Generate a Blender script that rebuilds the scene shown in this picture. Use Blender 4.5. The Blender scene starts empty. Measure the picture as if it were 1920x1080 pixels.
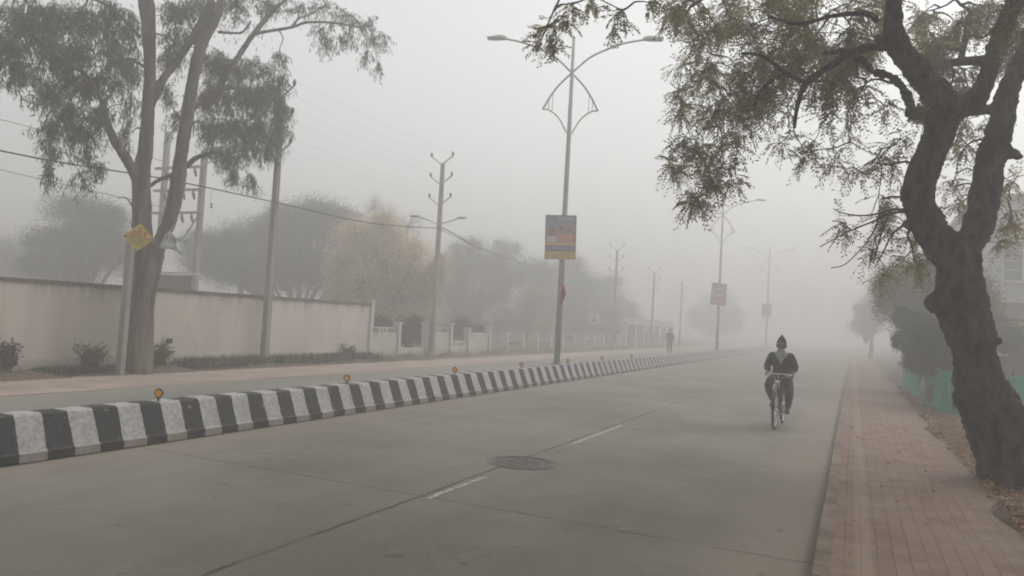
import bpy, bmesh, math, random
import numpy as np
from mathutils import Vector, Matrix
random.seed(7); rng = np.random.default_rng(7)
scene = bpy.context.scene
C = scene.collection
R = math.radians

# ------------------------------------------------------------------ camera
FPX, EYE = 1400.0, 1.65
def _ray(px, py): return Vector((px - 960, -(py - 540), -FPX)) / FPX
_d1 = _ray(1600, 634).normalized()
_d2 = _ray(960, 634 - .056 * 640)
_up = _d1.cross(_d2).normalized()
if _up.y < 0: _up = -_up
_rt = _d1.cross(_up)
MC = Matrix((_rt, _d1, _up))                      # camera space -> world space
cam_data = bpy.data.cameras.new('camera'); cam = bpy.data.objects.new('camera', cam_data); C.objects.link(cam)
cam_data.sensor_width = 36; cam_data.lens = FPX / 1920 * 36
cam_data.clip_end = 3000; cam_data.clip_start = .05
cam.matrix_world = Matrix.Translation((0, 0, EYE)) @ MC.to_4x4()
scene.camera = cam
CP = Vector((0, 0, EYE))
def V(px, py, Y):
    d = MC @ _ray(px, py); return CP + d * (Y / d.y)
def XX(px, py, x):
    d = MC @ _ray(px, py); return CP + d * (x / d.x)
def G(px, py, z=0.0):
    d = MC @ _ray(px, py); return CP + d * ((z - EYE) / d.z)
def mpp(p):                                        # metres per photo pixel at a point
    return -(MC.transposed() @ (Vector(p) - CP)).z / FPX

# ------------------------------------------------------------------ world, sun, exposure
SUN_EL, SUN_AZ = 48, 25                            # azimuth measured from +Y towards +X
world = bpy.data.worlds.new('World'); scene.world = world; world.use_nodes = True
nt = world.node_tree; nt.nodes.clear()
sky = nt.nodes.new('ShaderNodeTexSky'); sky.sky_type = 'NISHITA'; sky.sun_disc = False
sky.sun_elevation = R(SUN_EL); sky.sun_rotation = R(SUN_AZ); sky.dust_density = 6; sky.air_density = 1.0
hs = nt.nodes.new('ShaderNodeHueSaturation'); hs.inputs['Saturation'].default_value = .10
bg = nt.nodes.new('ShaderNodeBackground'); bg.inputs['Strength'].default_value = .12
wo = nt.nodes.new('ShaderNodeOutputWorld')
ov = nt.nodes.new('ShaderNodeMix'); ov.data_type = 'RGBA'; ov.inputs[0].default_value = .6; ov.inputs[7].default_value = (6.0, 6.15, 6.15, 1)   # even overcast over the clear-sky gradient
nt.links.new(sky.outputs[0], hs.inputs['Color']); nt.links.new(hs.outputs[0], ov.inputs[6]); nt.links.new(ov.outputs[2], bg.inputs['Color']); nt.links.new(bg.outputs[0], wo.inputs['Surface'])
sd = bpy.data.lights.new('sun', 'SUN'); sd.energy = .6; sd.angle = R(30); sd.color = (1, .96, .9)
so = bpy.data.objects.new('sun', sd); C.objects.link(so)
sv = Vector((math.sin(R(SUN_AZ)) * math.cos(R(SUN_EL)), math.cos(R(SUN_AZ)) * math.cos(R(SUN_EL)), math.sin(R(SUN_EL))))
so.rotation_euler = (-sv).to_track_quat('-Z', 'Y').to_euler()
scene.view_settings.view_transform = 'Standard'; scene.view_settings.look = 'None'
scene.view_settings.exposure = 0.57; scene.view_settings.gamma = 1
scene.render.engine = 'CYCLES'
cy = scene.cycles
cy.use_denoising = True; cy.filter_width = 1.9; cy.max_bounces = 6; cy.diffuse_bounces = 2; cy.glossy_bounces = 2; cy.transmission_bounces = 2
cy.volume_bounces = 3; cy.transparent_max_bounces = 8
HAZE = .0205

# ------------------------------------------------------------------ materials
def mat(name, col, col2=None, scale=4.0, rough=.85, bump=0.0, bscale=None, trans=0.0, detail=5, stretch=(1, 1, 1), spec=.3, island=0.0, metal=0.0, lo=.35, hi=.65):
    m = bpy.data.materials.new(name); m.use_nodes = True
    n = m.node_tree; b = n.nodes['Principled BSDF']
    b.inputs['Roughness'].default_value = rough; b.inputs['Specular IOR Level'].default_value = spec; b.inputs['Metallic'].default_value = metal
    tc = n.nodes.new('ShaderNodeTexCoord'); mp = n.nodes.new('ShaderNodeMapping'); mp.inputs['Scale'].default_value = stretch
    n.links.new(tc.outputs['Object'], mp.inputs[0])
    nz = n.nodes.new('ShaderNodeTexNoise'); nz.inputs['Scale'].default_value = scale; nz.inputs['Detail'].default_value = detail
    n.links.new(mp.outputs[0], nz.inputs['Vector'])
    cr = n.nodes.new('ShaderNodeValToRGB')
    c2 = col2 or tuple(c * .7 for c in col)
    cr.color_ramp.elements[0].position = lo; cr.color_ramp.elements[0].color = (*c2, 1)
    cr.color_ramp.elements[1].position = hi; cr.color_ramp.elements[1].color = (*col, 1)
    n.links.new(nz.outputs[0], cr.inputs[0]); out = cr.outputs[0]
    if island:
        g = n.nodes.new('ShaderNodeNewGeometry'); h = n.nodes.new('ShaderNodeHueSaturation')
        mr = n.nodes.new('ShaderNodeMapRange'); mr.inputs[3].default_value = 1 - island; mr.inputs[4].default_value = 1 + island
        n.links.new(g.outputs['Random Per Island'], mr.inputs[0]); n.links.new(mr.outputs[0], h.inputs['Value'])
        n.links.new(out, h.inputs['Color']); out = h.outputs[0]
    n.links.new(out, b.inputs['Base Color'])
    if bump:
        n2 = n.nodes.new('ShaderNodeTexNoise'); n2.inputs['Scale'].default_value = bscale or scale * 4; n2.inputs['Detail'].default_value = 6
        n.links.new(mp.outputs[0], n2.inputs['Vector'])
        bp = n.nodes.new('ShaderNodeBump'); bp.inputs['Strength'].default_value = bump; bp.inputs['Distance'].default_value = .05
        n.links.new(n2.outputs[0], bp.inputs['Height']); n.links.new(bp.outputs[0], b.inputs['Normal'])
    if trans:
        t = n.nodes.new('ShaderNodeBsdfTranslucent'); n.links.new(out, t.inputs[0])
        mx = n.nodes.new('ShaderNodeMixShader'); mx.inputs[0].default_value = trans
        o = n.nodes['Material Output']
        n.links.new(b.outputs[0], mx.inputs[1]); n.links.new(t.outputs[0], mx.inputs[2]); n.links.new(mx.outputs[0], o.inputs[0])
    return m

class Sh:                                            # small shader-graph helper
    def __init__(s, name, rough=.9, spec=.2):
        s.m = bpy.data.materials.new(name); s.m.use_nodes = True; s.n = s.m.node_tree; s.b = s.n.nodes['Principled BSDF']
        s.b.inputs['Roughness'].default_value = rough; s.b.inputs['Specular IOR Level'].default_value = spec
        tc = s.n.nodes.new('ShaderNodeTexCoord'); s.co = tc.outputs['Object']
        sp = s.n.nodes.new('ShaderNodeSeparateXYZ'); s.n.links.new(s.co, sp.inputs[0]); s.x, s.y, s.z = sp.outputs
    def _in(s, sock, v):
        if isinstance(v, (int, float)): sock.default_value = v
        elif isinstance(v, tuple): sock.default_value = (*v, 1) if len(v) == 3 else v
        else: s.n.links.new(v, sock)
    def math(s, op, a, b=0.0, c=None):
        k = s.n.nodes.new('ShaderNodeMath'); k.operation = op; s._in(k.inputs[0], a); s._in(k.inputs[1], b)
        if c is not None: s._in(k.inputs[2], c)
        return k.outputs[0]
    def noise(s, scale, detail=5, stretch=(1, 1, 1), rough=.55):
        mp = s.n.nodes.new('ShaderNodeMapping'); mp.inputs['Scale'].default_value = stretch; s.n.links.new(s.co, mp.inputs[0])
        k = s.n.nodes.new('ShaderNodeTexNoise'); k.inputs['Scale'].default_value = scale; k.inputs['Detail'].default_value = detail; k.inputs['Roughness'].default_value = rough
        s.n.links.new(mp.outputs[0], k.inputs['Vector']); return k.outputs[0]
    def ramp(s, v, a, b):                            # smooth 0..1 between a and b
        k = s.n.nodes.new('ShaderNodeMapRange'); k.interpolation_type = 'SMOOTHSTEP'; s._in(k.inputs[0], v); k.inputs[1].default_value = a; k.inputs[2].default_value = b
        return k.outputs[0]
    def mix(s, f, a, b):
        k = s.n.nodes.new('ShaderNodeMix'); k.data_type = 'RGBA'; s._in(k.inputs[0], f); s._in(k.inputs[6], a); s._in(k.inputs[7], b); return k.outputs[2]
    def done(s, col, height=None, strength=.4, dist=.02):
        s._in(s.b.inputs['Base Color'], col)
        if height is not None:
            bp = s.n.nodes.new('ShaderNodeBump'); bp.inputs['Strength'].default_value = strength; bp.inputs['Distance'].default_value = dist
            s.n.links.new(height, bp.inputs['Height']); s.n.links.new(bp.outputs[0], s.b.inputs['Normal'])
        return s.m

def road_mat():
    s = Sh('concrete_road', .8, .3)
    big = s.noise(.35, 4); mid = s.noise(1.6, 6, (1, .45, 1)); fine = s.noise(28, 6)
    c = s.mix(s.ramp(big, .35, .65), (.125, .113, .094), (.205, .186, .158))
    c = s.mix(s.math('MULTIPLY', s.ramp(mid, .5, .72), .35), c, (.10, .09, .078))
    gr = s.noise(110, 3, rough=.8); c = s.mix(s.math('MULTIPLY', s.ramp(gr, .45, .62), .35), c, (.30, .28, .25)); c = s.mix(s.math('MULTIPLY', s.ramp(gr, .44, .34), .5), c, (.05, .045, .04))
    blot = s.noise(1.1, 8, rough=.7); c = s.mix(s.math('MULTIPLY', s.ramp(blot, .56, .60), .22), c, (.27, .25, .22))
    vo = s.n.nodes.new('ShaderNodeTexVoronoi'); vo.feature = 'DISTANCE_TO_EDGE'; vo.inputs['Scale'].default_value = .45
    wv = s.n.nodes.new('ShaderNodeVectorMath'); wv.operation = 'MULTIPLY_ADD'; nz = s.n.nodes.new('ShaderNodeTexNoise'); nz.inputs['Scale'].default_value = 1.7; nz.inputs['Detail'].default_value = 6
    s.n.links.new(s.co, nz.inputs['Vector']); s.n.links.new(nz.outputs['Color'], wv.inputs[0]); wv.inputs[1].default_value = (1, 1, 1); s.n.links.new(s.co, wv.inputs[2]); s.n.links.new(wv.outputs[0], vo.inputs['Vector'])
    crk = s.math('MULTIPLY', s.ramp(vo.outputs['Distance'], .010, .002), s.ramp(s.noise(.5, 2), .48, .56)); c = s.mix(s.math('MULTIPLY', crk, .14), c, (.05, .045, .04))
    c = s.mix(s.math('MULTIPLY', s.ramp(fine, .45, .7), .22), c, (.25, .235, .21))
    # wheel-worn lanes: slightly darker, smoother tracks
    tr = s.math('ABSOLUTE', s.math('SUBTRACT', s.math('PINGPONG', s.math('ADD', s.x, 7.2), .95), .475))
    c = s.mix(s.math('MULTIPLY', s.ramp(tr, .25, .0), .14), c, (.09, .085, .075))
    # dust drifted against the divider and the kerb
    wob = s.math('MULTIPLY', s.math('SUBTRACT', s.noise(.9, 4), .5), 1.2)
    d1 = s.ramp(s.math('ADD', s.x, wob), -6.2, -7.1); d2 = s.ramp(s.math('ADD', s.x, wob), -1.5, -.4)
    c = s.mix(s.math('MULTIPLY', d1, .6), c, (.26, .215, .18)); c = s.mix(s.math('MULTIPLY', d2, .55), c, (.25, .205, .16))
    c = s.mix(s.math('MULTIPLY', s.ramp(s.math('ADD', s.x, s.math('MULTIPLY', fine, .05)), -.27, -.225), .35), c, (.05, .042, .035))  # kerb's shadow line painted dark along the road edge, with some grime
    # joints: one along the road, one across every 3.87 m
    w1 = s.math('MULTIPLY', s.math('SUBTRACT', s.noise(3, 3), .5), .05)
    j1 = s.ramp(s.math('ABSOLUTE', s.math('SUBTRACT', s.math('ADD', s.x, w1), -3.52)), .028, .008)
    yy = s.math('ADD', s.math('ADD', s.y, w1), 100 * 3.87 - 5.93)
    j2 = s.ramp(s.math('PINGPONG', yy, 3.87 / 2), .022, .006)
    brk = s.ramp(s.noise(2.2, 3), .36, .56)
    jj = s.math('MULTIPLY', s.math('MAXIMUM', j1, s.math('MULTIPLY', j2, .75)), s.math('ADD', s.math('MULTIPLY', brk, .6), .4))
    c = s.mix(s.math('MULTIPLY', jj, .8), c, (.035, .03, .027))
    # dark spots and oil spatters
    sp = s.ramp(s.noise(4.5, 3), .66, .72); c = s.mix(s.math('MULTIPLY', sp, .5), c, (.05, .045, .04))
    h = s.math('SUBTRACT', s.math('ADD', s.math('MULTIPLY', fine, .15), s.math('MULTIPLY', mid, .15)), jj)
    return s.done(c, h, .5, .012)
def far_road_mat():
    s = Sh('far_road_surface'); big = s.noise(.4, 5, (1, .4, 1)); fine = s.noise(20, 5)
    c = s.mix(s.ramp(big, .35, .65), (.17, .16, .145), (.23, .21, .19)); c = s.mix(s.math('MULTIPLY', fine, .25), c, (.27, .25, .22))
    c = s.mix(s.math('MULTIPLY', s.ramp(s.math('ADD', s.x, s.math('MULTIPLY', s.noise(.7), .8)), -10.9, -12.2), .8), c, (.36, .27, .22))
    return s.done(c, fine, .2)
def paver_mat():
    s = Sh('brick_pavers', .85, .25)
    br = s.n.nodes.new('ShaderNodeTexBrick'); mp = s.n.nodes.new('ShaderNodeMapping'); mp.inputs['Rotation'].default_value = (0, 0, R(90))
    wv = s.n.nodes.new('ShaderNodeVectorMath'); wv.operation = 'MULTIPLY_ADD'
    nz = s.n.nodes.new('ShaderNodeTexNoise'); nz.inputs['Scale'].default_value = 1.3; s.n.links.new(s.co, nz.inputs['Vector'])
    s.n.links.new(nz.outputs['Color'], wv.inputs[0]); wv.inputs[1].default_value = (.018, .018, 0); s.n.links.new(s.co, wv.inputs[2])
    s.n.links.new(wv.outputs[0], mp.inputs[0]); s.n.links.new(mp.outputs[0], br.inputs['Vector'])
    br.inputs['Scale'].default_value = 1; br.inputs['Brick Width'].default_value = .21; br.inputs['Row Height'].default_value = .11
    br.inputs['Mortar Size'].default_value = .006; br.inputs['Mortar Smooth'].default_value = .4
    br.inputs['Color1'].default_value = (.25, .15, .118, 1); br.inputs['Color2'].default_value = (.185, .113, .09, 1); br.inputs['Mortar'].default_value = (.125, .095, .077, 1)
    c = br.outputs[0]
    n1 = s.noise(.8, 5); n2 = s.noise(3.5, 6); n3 = s.noise(40, 4)
    c = s.mix(s.math('MULTIPLY', s.ramp(n1, .4, .7), .6), c, (.24, .19, .15))
    c = s.mix(s.math('MULTIPLY', s.ramp(n2, .48, .68), .55), c, (.12, .09, .075)); c = s.mix(s.math('MULTIPLY', s.ramp(s.noise(1.7, 6), .52, .66), .4), c, (.30, .23, .18))
    c = s.mix(s.math('MULTIPLY', s.ramp(s.math('ADD', s.x, s.math('MULTIPLY', n2, .5)), 1.2, 1.7), .7), c, (.15, .11, .085))
    c = s.mix(s.math('MULTIPLY', s.ramp(s.math('ABSOLUTE', s.math('SUBTRACT', s.x, .12)), .06, .05), .3), c, (.34, .28, .2))
    h = s.math('ADD', s.math('MULTIPLY', br.outputs['Fac'], -1), s.math('MULTIPLY', n3, .4))
    return s.done(c, h, .5, .01)
def earth_mat():
    s = Sh('dry_earth', 1, .1); a = s.noise(.6, 6); b = s.noise(6, 7); f = s.noise(45, 5)
    c = s.mix(s.ramp(a, .35, .65), (.10, .075, .055), (.19, .145, .11)); c = s.mix(s.math('MULTIPLY', s.ramp(b, .45, .7), .6), c, (.07, .05, .038))
    return s.done(c, s.math('ADD', b, f), .8, .04)
def wall_mat(name='plaster_wall_paint', base=(.63, .57, .505), dark=(.42, .375, .33), zt=1.9):
    s = Sh(name, .9, .15); big = s.noise(.45, 4); st = s.noise(2.4, 6, (1, 1, .06)); fine = s.noise(9, 6)
    c = s.mix(s.ramp(big, .35, .65), base, tuple(v * .88 for v in base)); c = s.mix(s.math('MULTIPLY', s.ramp(st, .48, .68), .32), c, dark)
    c = s.mix(s.math('MULTIPLY', s.ramp(fine, .55, .75), .18), c, dark)
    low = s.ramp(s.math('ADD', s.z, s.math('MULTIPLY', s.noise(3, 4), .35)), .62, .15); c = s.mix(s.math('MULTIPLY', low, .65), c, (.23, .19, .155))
    vo = s.n.nodes.new('ShaderNodeTexVoronoi'); vo.feature = 'DISTANCE_TO_EDGE'; vo.inputs['Scale'].default_value = .55
    wv = s.n.nodes.new('ShaderNodeVectorMath'); wv.operation = 'MULTIPLY_ADD'; nz = s.n.nodes.new('ShaderNodeTexNoise'); nz.inputs['Scale'].default_value = 2.5
    s.n.links.new(s.co, nz.inputs['Vector']); s.n.links.new(nz.outputs['Color'], wv.inputs[0]); wv.inputs[1].default_value = (.5, .5, .5); s.n.links.new(s.co, wv.inputs[2]); s.n.links.new(wv.outputs[0], vo.inputs['Vector'])
    crk = s.math('MULTIPLY', s.ramp(vo.outputs['Distance'], .012, .003), s.ramp(s.noise(.8, 2), .5, .6)); c = s.mix(s.math('MULTIPLY', crk, .22), c, (.14, .12, .10))
    pnl = s.ramp(s.math('PINGPONG', s.y, 1.5), .03, .008); c = s.mix(s.math('MULTIPLY', pnl, .3), c, dark)
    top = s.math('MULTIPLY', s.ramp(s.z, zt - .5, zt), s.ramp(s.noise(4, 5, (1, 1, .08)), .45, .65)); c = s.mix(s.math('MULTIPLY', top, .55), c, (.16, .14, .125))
    return s.done(c, fine, .25, .01)
def stripe_mat():
    s = Sh('painted_divider', .7, .3)
    yy = s.math('ADD', s.y, s.math('ADD', s.math('MULTIPLY', s.math('SUBTRACT', s.noise(12, 4), .5), .03), s.math('MULTIPLY', s.math('SUBTRACT', s.noise(.9, 1), .5), .06)))
    ph = s.math('FRACT', s.math('DIVIDE', s.math('ADD', yy, 100 * .5556 - 4.62), .5556))
    wh = s.math('LESS_THAN', ph, .5)
    fine = s.noise(22, 7, rough=.7); st = s.noise(5, 6, (1, 1, .3))
    white = s.mix(s.ramp(fine, .38, .68), (.32, .31, .30), (.50, .49, .475)); white = s.mix(s.math('MULTIPLY', s.ramp(st, .5, .7), .45), white, (.25, .235, .215))
    black = s.mix(s.ramp(fine, .35, .75), (.018, .021, .024), (.04, .042, .043)); black = s.mix(s.math('MULTIPLY', s.ramp(st, .58, .72), .35), black, (.10, .09, .08))
    c = s.mix(wh, black, white)
    low = s.ramp(s.math('ADD', s.z, s.math('MULTIPLY', s.noise(6, 4), .05)), .15, .11)
    c = s.mix(s.math('MULTIPLY', low, .6), c, s.mix(wh, (.035, .03, .027), (.20, .155, .13)))
    chip = s.math('MULTIPLY', s.ramp(s.math('ADD', s.noise(9, 7, rough=.7), s.math('MULTIPLY', s.ramp(s.z, .40, .46), .05)), .63, .66), .75); c = s.mix(chip, c, (.22, .2, .175))
    return s.done(c, fine, .35, .01)
M = {}
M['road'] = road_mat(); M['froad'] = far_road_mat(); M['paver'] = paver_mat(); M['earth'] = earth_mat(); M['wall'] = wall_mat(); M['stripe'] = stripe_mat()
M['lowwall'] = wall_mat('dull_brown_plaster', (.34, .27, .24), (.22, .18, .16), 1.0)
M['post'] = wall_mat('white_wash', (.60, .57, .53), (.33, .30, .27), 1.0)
M['pink'] = mat('pink_dust', (.40, .315, .27), (.29, .235, .20), 1.2, 1, .4, 30)
M['kerb'] = mat('kerb_concrete', (.25, .195, .16), (.15, .115, .09), 3, .9, .5, 20)
M['coping'] = mat('dark_coping', (.16, .145, .13), (.09, .08, .072), 4)
M['road_plain'] = mat('worn_concrete', (.17, .16, .14), (.11, .10, .09), 6, .8, .4, 30)
M['marking'] = mat('worn_white_paint', (.50, .49, .47), (.24, .23, .21), 12, .8, lo=.42, hi=.56)
M['galv'] = mat('galvanised_steel', (.42, .43, .43), (.32, .325, .325), 3, .55, spec=.5, metal=.3)
M['concrete'] = mat('pole_concrete', (.34, .325, .30), (.24, .225, .21), 5, .9, .3, 20, stretch=(1, 1, .2))
M['iron'] = mat('cast_iron', (.155, .145, .128), (.115, .106, .093), 12, .6, .4, 60)
M['dark'] = mat('dark_metal', (.03, .03, .03), (.02, .02, .02), 5, .5)
M['cable'] = mat('cable_rubber', (.035, .035, .035), (.025, .025, .025), 5, .6)
M['ins'] = mat('porcelain', (.16, .12, .1), (.11, .08, .07), 5, .3)
M['bark_dark'] = mat('dark_rough_bark', (.085, .056, .046), (.006, .005, .004), 9, .95, 1.0, 22, stretch=(1, 1, .45), detail=8, spec=.1)
M['bark_grey'] = mat('pale_peeling_bark', (.20, .165, .14), (.075, .058, .05), 5, .95, .8, 16, stretch=(1, 1, .16), detail=8, spec=.1)
M['bark_far'] = mat('brown_bark', (.10, .08, .065), (.05, .04, .033), 5, .95)
M['leaf_neem'] = mat('neem_leaf', (.25, .21, .075), (.145, .13, .05), 1.3, .6, trans=.5, island=.35)
M['leaf_euc'] = mat('eucalyptus_leaf', (.135, .15, .10), (.085, .10, .068), 1.0, .6, trans=.45, island=.35)
M['leaf_green'] = mat('green_leaf', (.10, .13, .045), (.055, .08, .03), .6, .7, trans=.3, island=.4)
M['leaf_dark'] = mat('dark_green_leaf', (.07, .11, .05), (.042, .07, .032), .6, .7, trans=.25, island=.4)
M['leaf_brown'] = mat('rusty_leaf', (.68, .51, .31), (.44, .36, .22), .5, .8, trans=.45, island=.35)
M['leaf_yellow'] = mat('yellow_green_leaf', (.30, .29, .08), (.18, .18, .06), .5, .8, trans=.3, island=.35)
M['leaf_shrub'] = mat('brown_shrub_leaf', (.10, .07, .05), (.06, .045, .032), .6, .8, trans=.2, island=.35)
M['leaf_bush'] = mat('deep_green_leaf', (.07, .10, .025), (.04, .06, .016), .8, .7, trans=.25, island=.4)
M['leaf_olive'] = mat('olive_leaf', (.17, .185, .075), (.11, .12, .05), .6, .8, trans=.3, island=.35)
M['litter'] = mat('dead_leaf', (.40, .20, .09), (.16, .085, .045), 3, .9, island=.5)
M['stone'] = mat('pale_pebble', (.42, .39, .35), (.25, .22, .2), 12, .9)
M['weed'] = mat('weed_leaf', (.07, .09, .04), (.04, .05, .025), 2, .8, trans=.2, island=.4)
M['dryweed'] = mat('dry_grass', (.20, .155, .10), (.10, .085, .06), 2, .9, trans=.2, island=.4)
M['net'] = mat('green_shade_net', (.005, .32, .18), (.004, .19, .11), 2.5, .75, .4, 14, trans=.15)
M['yellow'] = mat('yellow_sign_paint', (.62, .42, .035), (.50, .36, .06), 7, .5)
M['red'] = mat('red_paint', (.50, .06, .03), (.42, .06, .04), 9, .5)
M['blue'] = mat('dark_blue_paint', (.05, .06, .12), (.04, .05, .09), 9, .5)
M['green'] = mat('green_paint', (.10, .18, .06), (.08, .14, .05), 9, .5)
M['pale'] = mat('off_white', (.60, .60, .56), (.45, .45, .42), 6, .7)
M['amber'] = mat('amber_reflector', (.90, .42, .03), (.75, .30, .02), 20, .25, spec=.6)
M['redcloth'] = mat('red_cloth', (.55, .035, .03), (.40, .03, .03), 6, .9, trans=.2)
M['poly'] = mat('torn_plastic', (.55, .56, .54), (.36, .38, .37), 10, .6, trans=.25)
M['panel'] = mat('brown_panel', (.13, .095, .08), (.09, .07, .06), 3, .9)
M['bld'] = wall_mat('building_paint', (.55, .55, .52), (.4, .4, .38), 8)
M['bwall'] = mat('grey_wall', (.17, .145, .13), (.11, .095, .085), 1.5, .9, .3, 12)
M['glass'] = mat('window_glass', (.16, .17, .18), (.12, .13, .14), 2, .15, spec=.6)
M['skin'] = mat('skin', (.19, .10, .065), (.15, .08, .05), 8, .6)
M['hair'] = mat('hair', (.02, .017, .015), (.012, .01, .01), 30, .8)
M['sweater'] = mat('dark_sweater', (.030, .034, .032), (.018, .02, .019), 14, .95, .4, 60)
M['maroon'] = mat('maroon_wool', (.10, .04, .042), (.06, .025, .028), 14, .95, .4, 60)
M['capwool'] = mat('dark_maroon_cap', (.05, .022, .022), (.03, .015, .015), 14, .95, .4, 60)
M['scarf'] = mat('grey_scarf', (.36, .37, .35), (.24, .25, .24), 12, .95, .4, 40)
M['trouser'] = mat('dark_trousers', (.045, .032, .032), (.028, .021, .021), 10, .95, .4, 30)
M['shoe'] = mat('olive_shoes', (.13, .10, .055), (.08, .065, .04), 12, .7)
M['rubber'] = mat('tyre_rubber', (.025, .024, .024), (.018, .018, .018), 20, .8)
M['chrome'] = mat('worn_chrome', (.62, .62, .60), (.45, .44, .42), 20, .3, metal=.8)
M['bframe'] = mat('black_enamel', (.025, .022, .022), (.018, .016, .016), 8, .35)
M['leather'] = mat('brown_leather', (.06, .035, .02), (.04, .022, .014), 10, .6)
for k, c in dict(p_grey=(.32, .33, .40), p_head=(.46, .47, .52), p_lilac=(.36, .33, .40), p_face=(.36, .22, .17), p_white=(.58, .55, .54), p_orange=(.60, .27, .13), p_pink=(.5, .28, .26), p_blue=(.20, .18, .33), p_yel=(.58, .44, .12), p_peach=(.62, .42, .30)).items():
    M[k] = mat(k.replace('p_', 'poster_ink_'), c, tuple(v * .8 for v in c), 9, .5)

# ------------------------------------------------------------------ object helpers
def tag(o, label=None, cat=None, group=None, kind=None):
    if label: o['label'] = label
    if cat: o['category'] = cat
    if group: o['group'] = group
    if kind: o['kind'] = kind
    return o
def empty(name, loc, label, cat, group=None, rz=0.0):
    o = bpy.data.objects.new(name, None); C.objects.link(o); o.empty_display_size = .2
    o.location = loc; o.rotation_euler = (0, 0, rz); return tag(o, label, cat, group)
def kids(o): return [x for x in bpy.data.objects if x.parent == o]
def copy_tree(o, parent=None):
    c = o.copy(); C.objects.link(c); c.parent = parent
    if parent is not None and o.parent is not None: c.matrix_parent_inverse = o.matrix_parent_inverse.copy()
    for ch in kids(o): copy_tree(ch, c)
    return c
class MB:
    def __init__(s): s.v = []; s.f = []; s.mi = []; s.cur = 0
    def add(s, vs, fs):
        b = len(s.v); s.v += [tuple(v) for v in vs]; s.f += [tuple(i + b for i in f) for f in fs]; s.mi += [s.cur] * len(fs); return s
    def box(s, a, b):
        x0, y0, z0 = a; x1, y1, z1 = b
        return s.add([(x0, y0, z0), (x1, y0, z0), (x1, y1, z0), (x0, y1, z0), (x0, y0, z1), (x1, y0, z1), (x1, y1, z1), (x0, y1, z1)],
                     [(3, 2, 1, 0), (4, 5, 6, 7), (0, 1, 5, 4), (1, 2, 6, 5), (2, 3, 7, 6), (3, 0, 4, 7)])
    def tube(s, pts, rad, seg=8, caps=True):
        pts = [Vector(p) for p in pts]; n = len(pts)
        if not hasattr(rad, '__len__'): rad = [rad] * n
        u = None; rings = []
        for i, p in enumerate(pts):
            t = (pts[min(i + 1, n - 1)] - pts[max(i - 1, 0)])
            t = t.normalized() if t.length > 1e-9 else Vector((0, 0, 1))
            if u is None: u = t.orthogonal().normalized()
            u = (u - t * u.dot(t)); u = u.normalized() if u.length > 1e-6 else t.orthogonal().normalized()
            w = t.cross(u)
            rings.append([p + (u * math.cos(2 * math.pi * k / seg) + w * math.sin(2 * math.pi * k / seg)) * rad[i] for k in range(seg)])
        vs = [v for r in rings for v in r]; fs = []
        for i in range(n - 1):
            for k in range(seg):
                a = i * seg + k; b = i * seg + (k + 1) % seg; fs.append((a, b, b + seg, a + seg))
        if caps: fs += [tuple(reversed(range(seg))), tuple((n - 1) * seg + k for k in range(seg))]
        return s.add(vs, fs)
    def ball(s, c, r, seg=10, rings=6, sc=(1, 1, 1)):
        vs = []; c = Vector(c)
        for i in range(rings + 1):
            th = math.pi * i / rings
            for k in range(seg): ph = 2 * math.pi * k / seg; vs.append((c.x + r * sc[0] * math.sin(th) * math.cos(ph), c.y + r * sc[1] * math.sin(th) * math.sin(ph), c.z + r * sc[2] * math.cos(th)))
        fs = [(i * seg + k, (i + 1) * seg + k, (i + 1) * seg + (k + 1) % seg, i * seg + (k + 1) % seg) for i in range(rings) for k in range(seg)]
        return s.add(vs, fs)
    def capsule(s, pts, rad, seg=12):
        s.tube(pts, rad, seg)
        for p, r in zip(pts, rad): s.ball(p, r * .995, seg, 8)
        return s
    def build(s, name, mats, parent=None, smooth=False, label=None):
        me = bpy.data.meshes.new(name); me.from_pydata(s.v, [], s.f)
        mats = mats if isinstance(mats, (list, tuple)) else [mats]
        for m in mats: me.materials.append(m)
        if len(mats) > 1: me.polygons.foreach_set('material_index', s.mi)
        if smooth: me.polygons.foreach_set('use_smooth', [True] * len(me.polygons))
        me.update(); o = bpy.data.objects.new(name, me); C.objects.link(o); o.parent = parent
        if label: o['label'] = label
        return o
def quads(name, vs, m, parent=None, shared=None):     # vs: (n,4,3) array -> one mesh of n quads
    n = len(vs); me = bpy.data.meshes.new(name)
    me.vertices.add(n * 4); me.vertices.foreach_set('co', vs.reshape(-1).astype(np.float32))
    me.loops.add(n * 4); me.loops.foreach_set('vertex_index', np.arange(n * 4, dtype=np.int32))
    me.polygons.add(n); me.polygons.foreach_set('loop_start', np.arange(0, n * 4, 4, dtype=np.int32)); me.polygons.foreach_set('loop_total', np.full(n, 4, dtype=np.int32))
    me.materials.append(m); me.update(); me.validate()
    o = bpy.data.objects.new(name, me); C.objects.link(o); o.parent = parent; return o
def nrm(a): return a / np.maximum(np.linalg.norm(a, axis=-1, keepdims=True), 1e-9)
def leaves(P, D, L, W, droop=0.0):                    # diamond leaves: base P, direction D, length, width
    n = len(P); D = nrm(D); U = nrm(np.cross(D, rng.normal(size=(n, 3))))
    L = np.broadcast_to(np.asarray(L, float), (n,))[:, None]; W = np.broadcast_to(np.asarray(W, float), (n,))[:, None]
    mid = P + D * L * .45; tip = P + D * L; tip[:, 2] -= droop * L[:, 0]
    return np.stack([P, mid + U * W * .5, tip, mid - U * W * .5], 1)
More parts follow.
